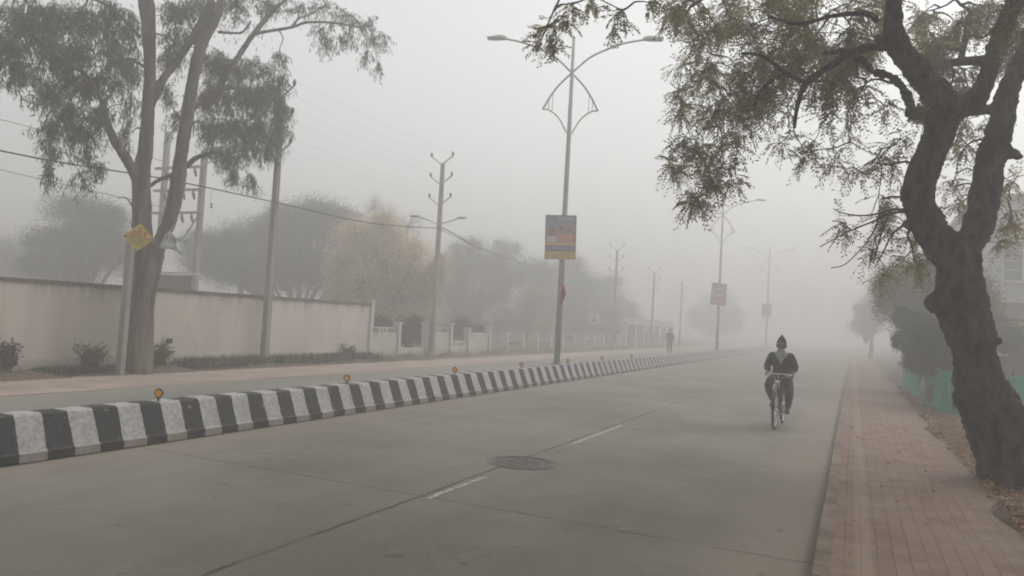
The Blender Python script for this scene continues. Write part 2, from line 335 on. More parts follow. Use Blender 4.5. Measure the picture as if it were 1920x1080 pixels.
def remesh(o, voxel, disp=0.0, size=.2, disp2=0.0, size2=.05, smooth=2):
    m = o.modifiers.new('r', 'REMESH'); m.mode = 'VOXEL'; m.voxel_size = voxel; m.use_smooth_shade = True
    if smooth: sm = o.modifiers.new('s', 'SMOOTH'); sm.iterations = smooth; sm.factor = .5
    for d, sz in ((disp, size), (disp2, size2)):
        if d:
            t = bpy.data.textures.new('bark_clouds', 'CLOUDS'); t.noise_scale = sz; t.noise_depth = 3
            dm = o.modifiers.new('d', 'DISPLACE'); dm.texture = t; dm.strength = d; dm.mid_level = .5; dm.texture_coords = 'LOCAL'
def smooth_path(pts, rad, sub=4):                     # Catmull-Rom
    P = [Vector(p) for p in pts]; n = len(P); op = []; orr = []
    for i in range(n - 1):
        a = P[max(i - 1, 0)]; b = P[i]; c = P[i + 1]; d = P[min(i + 2, n - 1)]
        for k in range(sub):
            t = k / sub; op.append(.5 * ((2 * b) + (c - a) * t + (2 * a - 5 * b + 4 * c - d) * t * t + (3 * b - a - 3 * c + d) * t ** 3)); orr.append(rad[i] * (1 - t) + rad[i + 1] * t)
    op.append(P[-1]); orr.append(rad[-1]); return op, orr

# ------------------------------------------------------------------ setting
def sheet(name, x0, x1, y0, y1, z, m, nx=1, ny=1, kind='structure'):
    b = MB(); xs = np.linspace(x0, x1, nx + 1); ys = np.linspace(y0, y1, ny + 1)
    b.add([(x, y, z) for y in ys for x in xs], [(j * (nx + 1) + i, j * (nx + 1) + i + 1, (j + 1) * (nx + 1) + i + 1, (j + 1) * (nx + 1) + i) for j in range(ny) for i in range(nx)])
    return tag(b.build(name, m), kind=kind)
sheet('ground', -900, 900, -300, 1500, -.012, M['earth'])
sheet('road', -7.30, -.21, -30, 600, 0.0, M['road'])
sheet('far_road', -12.0, -7.32, -30, 600, 0.0, M['froad'])
sheet('roadside_strip', -14.15, -12.0, -30, 600, .006, M['pink'])
kb = MB()
for i in range(260):                                    # kerb stones with small gaps and offsets
    y = -12 + i * .6; h = .082 + random.uniform(-.003, .003); dx = random.uniform(-.003, .003)
    kb.box((-.20 + dx, y + .003, -.01), (-.09, y + .6 - .003, h))
tag(kb.build('kerb', M['kerb']), kind='structure')
pb = MB(); edge = lambda y: 1.38 + .10 * math.sin(y * .7) + .07 * math.sin(y * 1.9 + 1) + .04 * math.sin(y * 4.3)
ys = np.linspace(-12, 118, 900)
pb.add([v for y in ys for v in ((-.095, y, .08), (edge(y), y, .075 + .008 * math.sin(y * 3)), (edge(y) + .06, y, -.02))],
       [(i * 3 + k, i * 3 + k + 1, i * 3 + k + 4, i * 3 + k + 3) for i in range(len(ys) - 1) for k in (0, 1)])
tag(pb.build('brick_path', M['paver']), kind='structure')
# rough earth bank right of the path
vb = MB(); nx, ny = 40, 200
def bank(x, y): return .03 + .05 * math.sin(x * 2.1 + y * .9) * math.sin(y * 1.3) + .10 * min(1, max(0, (x - 1.4) / 1.2)) + .03 * math.sin(x * 7 + y * 5)
xs = np.linspace(1.25, 9, nx); yy = np.linspace(-12, 60, ny)
vb.add([(x, y, bank(x, y) - (.06 if x < 1.4 else 0)) for y in yy for x in xs], [(j * nx + i, j * nx + i + 1, (j + 1) * nx + i + 1, (j + 1) * nx + i) for j in range(ny - 1) for i in range(nx - 1)])
tag(vb.build('earth_bank', M['earth'], smooth=True), kind='structure')
# verge in front of the far wall
vg = MB(); nx, ny = 8, 260
xs = np.linspace(-14.98, -13.95, nx); yy = np.linspace(-10, 120, ny)
vg.add([(x, y, (.10 + .06 * math.sin(y * 1.7) + .04 * math.sin(y * 4.1 + x * 3)) * min(1, (-13.95 - x) / .5)) for y in yy for x in xs], [(j * nx + i, j * nx + i + 1, (j + 1) * nx + i + 1, (j + 1) * nx + i) for j in range(ny - 1) for i in range(nx - 1)])
tag(vg.build('verge', M['earth'], smooth=True), kind='structure')
# lane dashes
for y0, y1 in ((5.88, 7.02), (9.65, 12.1)):
    b = MB(); n = 24
    for i in range(n):
        a = y0 + (y1 - y0) * i / n; c = y0 + (y1 - y0) * (i + 1) / n; w0 = -3.445 + random.uniform(-.006, .006); w1 = -3.392 + random.uniform(-.008, .008)
        b.add([(w0, a, .004), (w1, a, .004), (w1, c, .004), (w0, c, .004)], [(0, 1, 2, 3)])
    tag(b.build('lane_marking', M['marking']), kind='structure')

# ------------------------------------------------------------------ striped divider
db = MB(); prof = [(-7.165, .012), (-7.170, .095), (-7.195, .115), (-7.325, .435), (-7.345, .452), (-7.565, .452), (-7.585, .435), (-7.715, .115), (-7.74, .095), (-7.745, .012)]
prof = [(x, z) for x, z in prof]
ND = 330; y0 = -8.0; y1 = 78.0
ysd = np.linspace(y0, y1, ND)
vs = []
for y in ysd:
    j = .006 * math.sin(y * 2.3) + random.uniform(-.003, .003); k = random.uniform(-.004, .004)
    vs += [(x + j, y, z + (k if z > .4 else 0)) for x, z in prof]
n = len(prof)
db.add(vs, [(i * n + k, (i + 1) * n + k, (i + 1) * n + k + 1, i * n + k + 1) for i in range(ND - 1) for k in range(n - 1)] + [tuple(range(n)), tuple((ND - 1) * n + k for k in reversed(range(n)))])
tag(db.build('road_divider', M['stripe']), 'low concrete road divider painted in black and white stripes', 'divider')

# reflectors on the divider
def reflector(label, shield):
    r = empty('reflector', (0, 0, 0), label, 'reflector', 'amber reflectors standing on the striped divider')
    b = MB(); b.box((-.03, -.03, 0), (.03, .03, .012)); b.box((-.012, -.008, .010), (.012, .008, .06)); b.build('stem', M['dark'], r)
    def disc(rad, y0, y1):
        b = MB(); seg = 20; pts = []
        for k in range(seg):
            a = 2 * math.pi * k / seg; x = rad * math.cos(a); z = rad * math.sin(a)
            if shield and z < 0: x *= (1 + z / rad * .35) ; z *= 1.15
            pts.append((x, z))
        vs = [(x, y0, z + .125) for x, z in pts] + [(x, y1, z + .125) for x, z in pts]
        b.add(vs, [tuple(range(seg)), tuple(reversed(range(seg, 2 * seg)))] + [(k, k + seg, (k + 1) % seg + seg, (k + 1) % seg) for k in range(seg)]); return b
    disc(.07, -.012, .010).build('rim', M['dark'], r); disc(.052, -.020, -.0125).build('lens', M['amber'], r)
    return r
rys = [6.25, 9.8, 13.35, 16.7, 19.95, 23.1, 26.6]
rl = ['shield shaped amber reflector standing nearest on the striped divider', 'second nearest amber reflector on the divider, below the black stripes in mid photo',
      'round amber reflector on the divider, third from the left', 'round amber reflector on the divider just left of the near street lamp pole',
      'small round reflector just right of the near street lamp pole', 'small round reflector on the divider, second to the right of the near lamp pole',
      'small reddish reflector on the divider, third to the right of the near lamp pole']
ra = None
for i, y in enumerate(rys):
    lab = rl[i] if i < len(rl) else 'tiny fog-dimmed reflector far along the divider before the second street lamp'
    if i == 0: o = reflector(lab, True)
    elif i == 1: ra = o = reflector(lab, True)
    elif i == 2: ra = o = reflector(lab, False)
    else: o = copy_tree(ra); o['label'] = lab
    o.location = (-7.44, y * 1.018, .442); o.scale = (.80, .80, .80); o.rotation_euler = (0, 0, R(20) + random.uniform(-.15, .15))

# ------------------------------------------------------------------ manhole
mh = empty('manhole_cover', (-3.42, 8.0, 0), 'round cast manhole cover with ring marks in the road by the lane joint', 'manhole cover')
b = MB()
def ringb(b, r0, r1, z0, z1, seg=48):
    vs = []
    for k in range(seg): a = 2 * math.pi * k / seg; c, s = math.cos(a), math.sin(a); vs += [(r0 * c, r0 * s, z1), (r1 * c, r1 * s, z1), (r1 * c, r1 * s, z0), (r0 * c, r0 * s, z0)]
    b.add(vs, [(4 * k + j, 4 * k + (j + 1) % 4, 4 * ((k + 1) % seg) + (j + 1) % 4, 4 * ((k + 1) % seg) + j) for k in range(seg) for j in range(4)])
ringb(b, .33, .36, -.005, .007); ringb(b, .40, .412, -.005, .004); b.build('ring', M['iron'], mh)
b = MB(); ringb(b, .001, .315, -.004, .002); b.build('lid', M['road_plain'], mh)
b = MB(); ringb(b, .20, .215, .0005, .006); ringb(b, .09, .10, .0005, .006)
for k in range(8): a = k * math.pi / 4; b.tube([(.11 * math.cos(a), .11 * math.sin(a), .003), (.19 * math.cos(a), .19 * math.sin(a), .003)], .005, 4)
b.build('rib', M['iron'], mh)

# ------------------------------------------------------------------ street lamps
def street_lamp(label):
    r = empty('street_lamp', (0, 0, 0), label, 'street lamp', 'twin-arm street lamps along the divider')
    MB().tube([(0, 0, 0), (0, 0, 3.2), (0, 0, 6.2), (0, 0, 9.08)], [.085, .08, .062, .045], 12).build('pole', M['galv'], r, True)
    b = MB(); b.box((-.14, -.14, 0), (.14, .14, .02))
    for sx in (-1, 1):
        for sy in (-1, 1): b.tube([(sx * .105, sy * .105, .015), (sx * .105, sy * .105, .07)], .014, 6)
    b.build('base_plate', M['galv'], r)
    for s in (-1, 1):
        pts = [(.76, 7.03), (.66, 7.22), (.55, 7.42), (.33, 7.73), (0, 8.07), (-.42, 8.46), (-.76, 8.66), (-1.22, 8.86), (-1.65, 8.97), (-1.95, 9.02)]
        pts = [(s * x, .03 * s, z) for x, z in pts]; pp, rr = smooth_path(pts, [.028] * len(pts), 4)
        a = MB().tube(pp, rr, 8).build('arm', M['galv'], r, True)
        hb = MB(); x0 = -1.88 * s
        vs = []
        for u, w, h in ((0, .05, .05), (.08, .09, .085), (.22, .13, .085), (.42, .12, .05), (.56, .10, .035)):
            x = x0 - s * u; zc = 9.03 + u * .03; vs += [(x, .03 * s - w, zc - .02), (x, .03 * s + w, zc - .02), (x, .03 * s + w * .7, zc + h - .02), (x, .03 * s - w * .7, zc + h - .02)]
        hb.add(vs, [(4 * i + j, 4 * i + (j + 1) % 4, 4 * i + 4 + (j + 1) % 4, 4 * i + 4 + j) for i in range(4) for j in range(4)] + [(0, 1, 2, 3), (19, 18, 17, 16)])
        h = hb.build('lamp_head', M['galv'], r)
        MB().box((min(x0 - s * .2, x0 - s * .52), .03 * s - .08, 8.995), (max(x0 - s * .2, x0 - s * .52), .03 * s + .08, 9.012)).build('lens', M['pale'], h)
        pts = [(.76, 7.03), (.62, 7.02), (.44, 6.92), (.28, 6.76), (.16, 6.55), (.07, 6.38)]
        pp, rr = smooth_path([(s * x, .03 * s, z) for x, z in pts], [.02] * 6, 4); br = MB().tube(pp, rr, 6)
        br.tube([(s * .60, .03 * s, 7.33), (s * .60, .03 * s, 7.0)], .012, 5); br.tube([(s * .50, .03 * s, 7.46), (s * .50, .03 * s, 6.96)], .010, 5)
        br.build('bracket', M['galv'], r, True)
    return r
lamp_pos = [(-7.45, 19.45, .451), (-7.45, 46.2, .451), (-7.45, 74.0, .451)]
labs = ['nearest grey twin-arm street lamp, with the large poster and red flag on its pole', 'second twin-arm street lamp, in thin fog, with a pink poster on its pole', 'third twin-arm street lamp, almost lost in the fog above the cyclist']
lamp0 = street_lamp(labs[0])
for i, p in enumerate(lamp_pos):
    o = lamp0 if i == 0 else copy_tree(lamp0); o.location = p; o.rotation_euler = (0, 0, R(18)); o.scale = (1.018,) * 3; o['label'] = labs[i]

# posters: printed board in a thin frame
def poster(label, loc, w, h, rz, cells, tilt=0.0):
    r = empty('poster_board', loc, label, 'poster', rz=rz); r.rotation_euler = (0, tilt, rz)
    names = ['p_grey', 'p_head', 'p_lilac', 'p_face', 'p_white', 'p_orange', 'p_pink', 'p_blue', 'p_yel', 'p_peach']
    b = MB(); b.cur = 2; b.box((-w / 2, -.010, 0), (w / 2, .010, h))
    for k, (x0, z0, x1, z1, c) in enumerate(cells):
        b.cur = names.index(c); yy = -.0105 - .0006 * (k + 1)
        if x1 < 0:                                       # disc: (cx, cz, -r)
            cx, cz, rr = x0, z0, -x1; seg = 14; b.add([(-w / 2 + w * cx + rr * w * math.cos(2 * math.pi * q / seg), yy, h * cz + rr * w * z1 * math.sin(2 * math.pi * q / seg)) for q in range(seg)], [tuple(range(seg))])
        else: b.add([(-w / 2 + w * x0, yy, h * z0), (-w / 2 + w * x1, yy, h * z0), (-w / 2 + w * x1, yy, h * z1), (-w / 2 + w * x0, yy, h * z1)], [(0, 1, 2, 3)])
    b.build('printed_sheet', [M[x] for x in names], r)
    f = MB(); t = .022
    f.box((-w / 2 - t, -.03, -t), (w / 2 + t, .012, -.001)); f.box((-w / 2 - t, -.03, h + .001), (w / 2 + t, .012, h + t)); f.box((-w / 2 - t, -.03, 0), (-w / 2 - .001, .012, h)); f.box((w / 2 + .001, -.03, 0), (w / 2 + t, .012, h))
    f.build('frame', M['galv'], r)
    for z in (.25 * h, .75 * h): MB().tube([(-.1, .012, z), (-.1, .16, z), (.1, .16, z), (.1, .012, z)], .012, 5).build('clamp', M['galv'], r)
    return r
cells = [(0, .87, 1, 1, 'p_grey'), (.05, .90, .20, .97, 'p_lilac'), (.38, .905, .96, .965, 'p_head'),
         (0, .74, 1, .87, 'p_grey'), (.02, .33, .40, .74, 'p_lilac'), (.40, .62, .98, .80, 'p_lilac'), (.62, .70, .95, .84, 'p_pink'),
         (.20, .66, -.16, 1.25, 'p_grey'), (.20, .62, -.13, 1.25, 'p_face'), (.06, .36, .38, .52, 'p_white'), (.18, .44, -.17, .7, 'p_white'),
         (.52, .72, -.10, 1.2, 'p_grey'), (.52, .70, -.08, 1.2, 'p_face'), (.78, .68, -.10, 1.2, 'p_pink'), (.78, .66, -.07, 1.2, 'p_face'),
         (.40, .40, .97, .58, 'p_orange'), (.44, .53, .93, .555, 'p_peach'), (.44, .47, .90, .495, 'p_peach'), (.44, .425, .93, .445, 'p_peach'),
         (0, .30, 1, .39, 'p_peach'), (.03, .185, .98, .30, 'p_blue')] + [(.14 + .145 * k, .243, -.055, 1, 'p_lilac') for k in range(6)] + \
        [(0, 0, 1, .175, 'p_yel'), (.08, .10, .92, .125, 'p_peach'), (.08, .05, .86, .07, 'p_orange')]
poster('large framed poster with faces and an orange panel on the nearest street lamp', (-7.45, 19.27, 3.39), .82, 1.19, R(22), cells, R(-1.5))
cells2 = [(0, .80, .78, 1, 'p_grey'), (.78, 0, 1, .92, 'p_pink'), (.05, .45, .78, .78, 'p_white'), (.3, .6, -.14, 1.2, 'p_face'), (.6, .6, -.12, 1.2, 'p_face'), (.08, .40, .75, .45, 'p_peach'), (0, 0, .78, .34, 'p_face'), (.06, .08, .72, .28, 'p_pink')]
poster('faded pink poster hanging on the second street lamp pole', (-7.49, 46.0, 3.18), .84, 1.3, R(18), cells2, R(3))
poster('faint grey poster on the third street lamp pole, almost hidden by fog', (-7.49, 73.8, 3.12), .9, 1.3, R(18), [(0, .2, 1, 1, 'p_lilac'), (0, 0, 1, .2, 'p_head'), (.1, .3, .9, .8, 'p_face')], 0)
# red flag
b = MB(); n = 12; vs = []
for i in range(n + 1):
    t = i / n; w = .10 * math.sin(math.pi * min(1, t * .9 + .12)) + .02
    for k in range(5): u = k / 4; vs.append((u * w + .015 * math.sin(t * 9 + k), .03 * math.sin(u * 7 + t * 5) - .02, -t * .60))
b.add(vs, [(i * 5 + k, i * 5 + k + 1, i * 5 + 6 + k, i * 5 + 5 + k) for i in range(n) for k in range(4)])
fl = b.build('red_flag', M['redcloth'], None, True); fl.location = (-7.38, 19.35, 2.68); fl.modifiers.new('s', 'SOLIDIFY').thickness = .006
tag(fl, 'small red cloth flag tied to the nearest street lamp pole below its poster', 'flag')

# ------------------------------------------------------------------ compound wall and low posts
w = empty('compound_wall', (-15, 0, 0), 'long tall pinkish plastered compound wall with dark coping behind the leaning tree', 'wall')
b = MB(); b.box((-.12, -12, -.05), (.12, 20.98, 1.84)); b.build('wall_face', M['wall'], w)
b = MB()
for k in range(11): y = -12 + k * 3.0; b.box((-.165, y + .004, 1.842), (.165, y + 2.996, 1.915))
b.build('coping', M['coping'], w)
b = MB(); b.box((.12, -12, -.05), (.165, 20.95, .34)); b.build('plinth', M['wall'], w)
b = MB(); b.box((-.15, 20.985, -.05), (.18, 21.17, 1.98)); b.box((-.17, 20.965, 1.983), (.20, 21.19, 2.03)); b.build('end_pillar', M['post'], w)
# low wall with posts, panels and dips
def wall_piece(y0, y1, h, grille, label, m=None):
    m = m or M['post']
    r = empty('low_wall', (-15, y0, 0), label, 'wall', 'sections of the low whitewashed wall')
    L = y1 - y0; MB().box((-.09, .004, -.05), (.09, L - .004, h)).build('wall_panel', m, r)
    if grille:
        b = MB(); k = 0
        while .1 + k * .22 < L - .1: y = .1 + k * .22; b.box((-.03, y, h + .002), (.03, y + .09, h + .13)); k += 1
        b.box((-.05, .01, h + .132), (.05, L - .01, h + .19)); b.build('balustrade', m, r)
    return r
def pier(y0, y1, h, label):
    b = MB(); b.box((-.13, 0, -.05), (.13, y1 - y0, h)); b.box((-.16, -.03, h + .002), (.16, y1 - y0 + .03, h + .06)); o = b.build('gate_pier', M['post']); o.location = (-14.99, y0, 0)
    return tag(o, label, 'pier', 'whitewashed piers of the low wall')
segs = [(21.19, 22.80, .93, 1, 'stained white wall panel right beside the end of the tall wall'), (22.99, 24.76, .37, 0, 'knee-high white wall between the first two piers past the tall wall'),
        (24.95, 26.64, .97, 1, 'white wall panel behind the forked utility pole'), (26.85, 28.20, .42, 1, 'low dipped white wall right of the forked utility pole'),
        (28.42, 30.20, .97, 0, 'plain pale wall panel standing between two dips, left of the near street lamp')]
prs = [(22.81, 22.98, 1.24), (24.77, 24.94, 1.26), (26.66, 26.83, 1.28), (28.22, 28.40, 1.12), (30.22, 30.38, 1.2)]
for a in segs: wall_piece(*a)
plab = ['whitewashed pier between the stained panel and the knee-high wall', 'whitewashed pier just left of the forked utility pole', 'whitewashed pier just right of the forked utility pole', 'whitewashed pier at the left edge of the plain pale panel', 'whitewashed pier at the right edge of the plain pale panel']
for a, l in zip(prs, plab): pier(*a, l)
y = 30.4; k = 0; ORD = 'first second third fourth fifth sixth seventh eighth ninth tenth eleventh twelfth'.split()
while y < 51:
    L = 1.7; h = (.36, .42, .66)[k % 3]; wall_piece(y, y + L, h, k % 2, f'foggy dull brown low wall, {ORD[k]} section to the right of the plain pale panel', M['lowwall']); pier(y + L + .01, y + L + .17, .95, f'foggy pale pier, {ORD[k]} to the right of the plain pale wall panel')
    y += L + .18; k += 1

# white colonnaded entrance far left
e = empty('entrance_gateway', (-15.4, 53.5, 0), 'pale colonnaded entrance with a railing along its top, left of the walking person', 'gateway')
for k in range(7):
    y = k * 2.6; b = MB(); b.box((-.2, y, 0), (.2, y + .45, 1.75)); b.box((-.26, y - .06, 0), (.26, y + .51, .2)); b.box((-.25, y - .05, 1.62), (.25, y + .5, 1.748)); b.build('column', M['bld'], e)
MB().box((-.3, -.2, 1.75), (.3, 16.4, 1.95)).build('lintel', M['bld'], e)
b = MB()
for k in range(34): b.box((-.05, -.1 + k * .49, 1.951), (.05, .12 + k * .49, 2.2))
b.box((-.08, -.15, 2.202), (.08, 16.3, 2.27)); b.build('railing', M['bld'], e)
MB().box((-.9, -.2, 0), (-.7, 16.4, 1.3)).build('back_wall', M['bwall'], e)

# ------------------------------------------------------------------ utility poles
def utility_pole(label, h, luminaires=False):
    r = empty('utility_pole', (0, 0, 0), label, 'utility pole', 'concrete utility poles along the far wall')
    b = MB(); b.add([(-.095, -.08, -.1), (.095, -.08, -.1), (.095, .08, -.1), (-.095, .08, -.1), (-.065, -.055, h), (.065, -.055, h), (.065, .055, h), (-.065, .055, h)], [(3, 2, 1, 0), (4, 5, 6, 7), (0, 1, 5, 4), (1, 2, 6, 5), (2, 3, 7, 6), (3, 0, 4, 7)])
    b.build('pole', M['concrete'], r)
    for dz in (.02, .80, 1.62):
        a = MB(); z = h - dz - .05
        a.tube([(-.46, -.08, z + .32), (0, -.08, z), (.46, -.08, z + .32)], .028, 4); c = a.build('crossarm', M['galv'], r)
        for s in (-1, 1): MB().tube([(s * .46, -.08, z + .31), (s * .47, -.08, z + .37), (s * .47, -.08, z + .42), (s * .47, -.08, z + .5)], [.02, .045, .05, .02], 8).build('insulator', M['ins'], c, True)
    if luminaires:
        for s, zz in ((-1, .18), (1, .1)):
            z = 5.15; a = MB().tube([(0, -.07, z), (s * .5, -.1, z + zz), (s * .85, -.12, z + zz + .1)], .022, 6).build('lamp_arm', M['galv'], r)
            MB().ball((s * 1.05, -.12, z + zz + .14), .1, 10, 6, (2.3, .8, .5)).build('lamp_head', M['galv'], a, True)
        MB().tube([(.05, -.08, 5.08), (.45, .4, 4.85), (1.1, 1.6, 4.35)], .03, 5).build('stay_bracket', M['galv'], r)
    return r
pole_pos = [(-14.62, 15.85), (-14.75, 25.0), (-14.8, 49.0), (-14.8, 59.6), (-14.8, 70.4)]
up1 = utility_pole('tall concrete utility pole rising behind the leafy tree, in front of the tall wall', 7.45); up1.location = (*pole_pos[0], 0)
up2 = utility_pole('concrete utility pole with three forked crossarms beside the low white wall', 7.55, True); up2.location = (*pole_pos[1], 0)
for (x, y), l in zip(pole_pos[2:], ['foggy utility pole rising above the green trees right of the near street lamp', 'faint utility pole beyond the pale entrance, middle of three in the fog', 'faintest utility pole, nearest to the second street lamp']):
    o = copy_tree(up1); o.location = (x, y, -.7 if y < 55 else -1.4); o['label'] = l
# square post hugging the big left tree
b = MB(); b.box((-.07, -.06, -.1), (.07, .06, 3.05)); o = b.build('concrete_post', M['concrete']); o.location = (-14.08, 11.02, 0); o.rotation_euler = (0, R(.4), R(8))
tag(o, 'slim pale concrete post standing against the left side of the big tree trunk', 'post')

# twin-pole transformer structure behind the wall
hs_ = empty('transformer_frame', (-22.6, 20, 0), 'twin-pole electric frame with crossarms and brown panel behind the tall wall', 'electric frame')
pa, pc = V(388, 290, 20), V(310, 262, 20); xa, xc = pa.x + 22.6, pc.x + 22.6; xa -= .12; xc += .12
for x, top in ((xa, pa.z), (xc, pc.z + .3)): MB().box((x - .085, -.085, 0), (x + .085, .085, top)).build('pole', M['concrete'], hs_)
for z in (4.85, 5.7, 6.55):
    a = MB(); a.box((xc - .35, -.18, z), (xa + .3, -.104, z + .09)); a = a.build('crossarm', M['concrete'], hs_)
    for k in range(4):
        x = xc + .3 + k * (xa - xc - .5) / 3; MB().tube([(x, -.22, z), (x + .05, -.24, z - .15), (x + .12, -.24, z - .34)], [.03, .06, .03], 6).build('insulator', M['ins'], a, True)
MB().tube([(xa - .05, -.1, 4.7), (xa - .7, -.1, 3.9)], .03, 5).build('brace', M['concrete'], hs_)
MB().box((xc + .1, -.06, 2.02), (xa - .11, 0, 2.58)).build('panel', M['panel'], hs_)
b = MB(); b.box((xc - .1, -.16, 2.60), (xa + .3, -.105, 2.69)); b.box((xc - .1, -.16, 1.93), (xa - .11, -.105, 2.0)); b.build('rail', M['pale'], hs_)

# wires: thin sagging cables
def wire(pts, r, label, group=None, smooth=True):
    pp, rr = smooth_path(pts, [r] * len(pts), 6) if smooth else (pts, [r] * len(pts))
    return tag(MB().tube(pp, rr, 5).build('overhead_cable', M['cable'], None), label, 'cable', group)
wire([(-14.5, -4, 4.9), (-14.5, 3, 4.35), (-14.5, 8.6, 4.24), (-14.52, 12.1, 4.42), (-14.5, 15.8, 4.48), (-14.6, 20.3, 4.55), (-14.7, 24.95, 5.0)], .016, 'thick dark cable sagging across the left trees to the forked utility pole')
wire([V(-200, 180, 12), V(0, 224, 15), V(75, 243, 16.2), V(310, 303, 19.8)], .012, 'uppermost thin cable at the left edge, passing behind the leafy tree')
wire([V(-200, 270, 12), V(0, 318, 15), V(120, 346, 17), V(240, 373, 18.6), V(318, 392, 19.8)], .012, 'lower thin cable at the left edge, running down to the twin-pole frame')
def sag(a, b, s, n=8): a, b = Vector(a), Vector(b); return [a.lerp(b, i / n) - Vector((0, 0, s * 4 * (i / n) * (1 - i / n))) for i in range(n + 1)]
LV = {.02: 'top', .80: 'middle', 1.62: 'lowest'}
for s in (-1, 1):
    for dz in (.02, .80, 1.62):
        z1, z2 = 7.45 - dz + .42, 7.55 - dz + .42
        wire(sag((-14.62 + s * .47, 15.77, z1), (-14.75 + s * .47, 24.92, z2), .12), .0017, f'faint bare wire on the {LV[dz]} level between the two nearer utility poles, {"road" if s > 0 else "wall"} side', 'wires between the nearer utility poles', False)
wire(sag((-14.7, 25.0, 4.95), (-14.8, 49, 5.4), .8), .012, 'cable drooping from the forked utility pole into the fogged trees', None, False)
b = MB(); p = V(414, 371, 14); q = p + Vector((.0, 0, 0))
b.tube([(0, 0, .04), (.05, 0, .02), (.02, 0, -.02), (.06, 0, -.05), (.01, 0, -.08)], [.012, .022, .014, .024, .01], 6)
pk = b.build('hanging_scrap', M['dark'], None, True); pk.location = (-14.56, 13.55, 4.05); tag(pk, 'tiny dark scrap dangling in the air below the thick cable', 'scrap')
MB().tube([(0, 0, .04), (0, 0, .37)], .003, 4).build('thread', M['dark'], pk)

# ------------------------------------------------------------------ signs on and by the left tree
js = empty('diamond_sign', XX(260, 445, -13.62), 'yellow diamond sign with red JCI letters on the leafy tree trunk', 'sign')
js.rotation_euler = (0, R(3), R(52)); js.scale = (.80,) * 3
b = MB(); d = .37
b.add([(-d, -.008, 0), (0, -.008, -d), (d, -.008, 0), (0, -.008, d), (-d, .008, 0), (0, .008, -d), (d, .008, 0), (0, .008, d)], [(0, 1, 2, 3), (7, 6, 5, 4), (0, 4, 5, 1), (1, 5, 6, 2), (2, 6, 7, 3), (3, 7, 4, 0)])
b.build('sign_plate', M['yellow'], js)
MB().box((-.345, -.014, -.032), (.345, -.009, .002)).build('band', M['blue'], js)
MB().box((-.30, -.017, -.020), (.30, -.0145, -.008)).build('band_line', M['pale'], js)
b = MB()
for z, w_ in ((-.075, .22), (-.115, .17), (-.155, .14), (-.195, .10)):
    x = -w_
    while x < w_ - .02: l = random.uniform(.02, .05); b.box((x, -.012, z - .010), (min(x + l, w_), -.009, z + .010)); x += l + .014
b.build('small_print', M['green'], js)
b = MB(); y0_, y1_ = -.015, -.0095
def bar(x0, z0, x1, z1): b.box((x0, y0_, z0), (x1, y1_, z1))
bar(-.205, .03, -.175, .07); bar(-.174, .03, -.131, .062); bar(-.13, .03, -.09, .165)                     # J
bar(-.055, .05, -.013, .145); bar(-.035, .135, .07, .166); bar(-.035, .03, .07, .061); bar(.045, .112, .08, .134); bar(.045, .062, .08, .084)   # C
bar(.115, .03, .157, .166)                                                                                 # I
b.build('lettering', M['red'], js)
b = MB(); ringb(b, .02, .04, 0, .003, 16); eo = b.build('emblem', M['green'], js); eo.location = (0, -.009, .225); eo.rotation_euler = (R(90), 0, 0)
# torn plastic in the fork
def cloth_patch(name, P00, P10, P01, P11, m, label, cat, nu=14, nv=10, amp=.05):
    P00, P10, P01, P11 = map(Vector, (P00, P10, P01, P11)); b = MB(); vs = []
    for j in range(nv + 1):
        for i in range(nu + 1):
            u, v = i / nu, j / nv; p = P00.lerp(P10, u).lerp(P01.lerp(P11, u), v)
            vs.append(p + Vector((math.sin(u * 9 + v * 4), math.cos(u * 7 + v * 6), math.sin(u * 5 - v * 8))) * amp + Vector((random.uniform(-1, 1), random.uniform(-1, 1), random.uniform(-1, 1))) * amp * .35)
    b.add(vs, [(j * (nu + 1) + i, j * (nu + 1) + i + 1, (j + 1) * (nu + 1) + i + 1, (j + 1) * (nu + 1) + i) for j in range(nv) for i in range(nu)])
    o = b.build(name, m, None, True); o.modifiers.new('s', 'SOLIDIFY').thickness = .004; return tag(o, label, cat)
cloth_patch('torn_banner', XX(322, 420, -13.78), XX(326, 452, -13.7), XX(297, 462, -13.75), XX(345, 478, -13.68), M['poly'], 'crumpled pale torn plastic banner caught in the fork of the leafy tree', 'torn banner', amp=.035)
cloth_patch('banner_strip', XX(326, 446, -13.72), XX(354, 449, -13.66), XX(325, 452, -13.72), XX(350, 456, -13.66), M['poly'], 'narrow pale plastic strip sticking out right of the torn banner', 'plastic strip', amp=.012)
# meter on wall
mt = empty('wall_meter', (-14.85, 12.85, .62), 'small dark box on a pale round patch on the tall wall beside the trunk', 'meter box')
b = MB(); ringb(b, .001, .15, 0, .02, 24); o = b.build('back_plate', M['pale'], mt); o.rotation_euler = (0, R(90), 0); o.location = (-.01, 0, .05)
MB().box((.012, -.07, 0), (.07, .07, .11)).build('box', M['dark'], mt)
# square traffic sign at the far roadside
sg = empty('square_sign', (-14.2, 42.9, 0), 'small square pale sign on a post right of the near street lamp', 'sign', rz=R(10))
MB().tube([(0, 0, 0), (0, 0, 2.3)], .03, 8).build('post', M['galv'], sg)
MB().box((-.36, -.045, 1.62), (.36, -.032, 2.26)).build('sign_plate', M['pale'], sg)
MB().add([(-.10, -.05, 1.78), (.14, -.05, 1.78), (.14, -.05, 1.84), (.04, -.05, 1.96), (-.08, -.05, 1.88)], [(0, 1, 2, 3, 4)]).build('mark', M['dark'], sg)

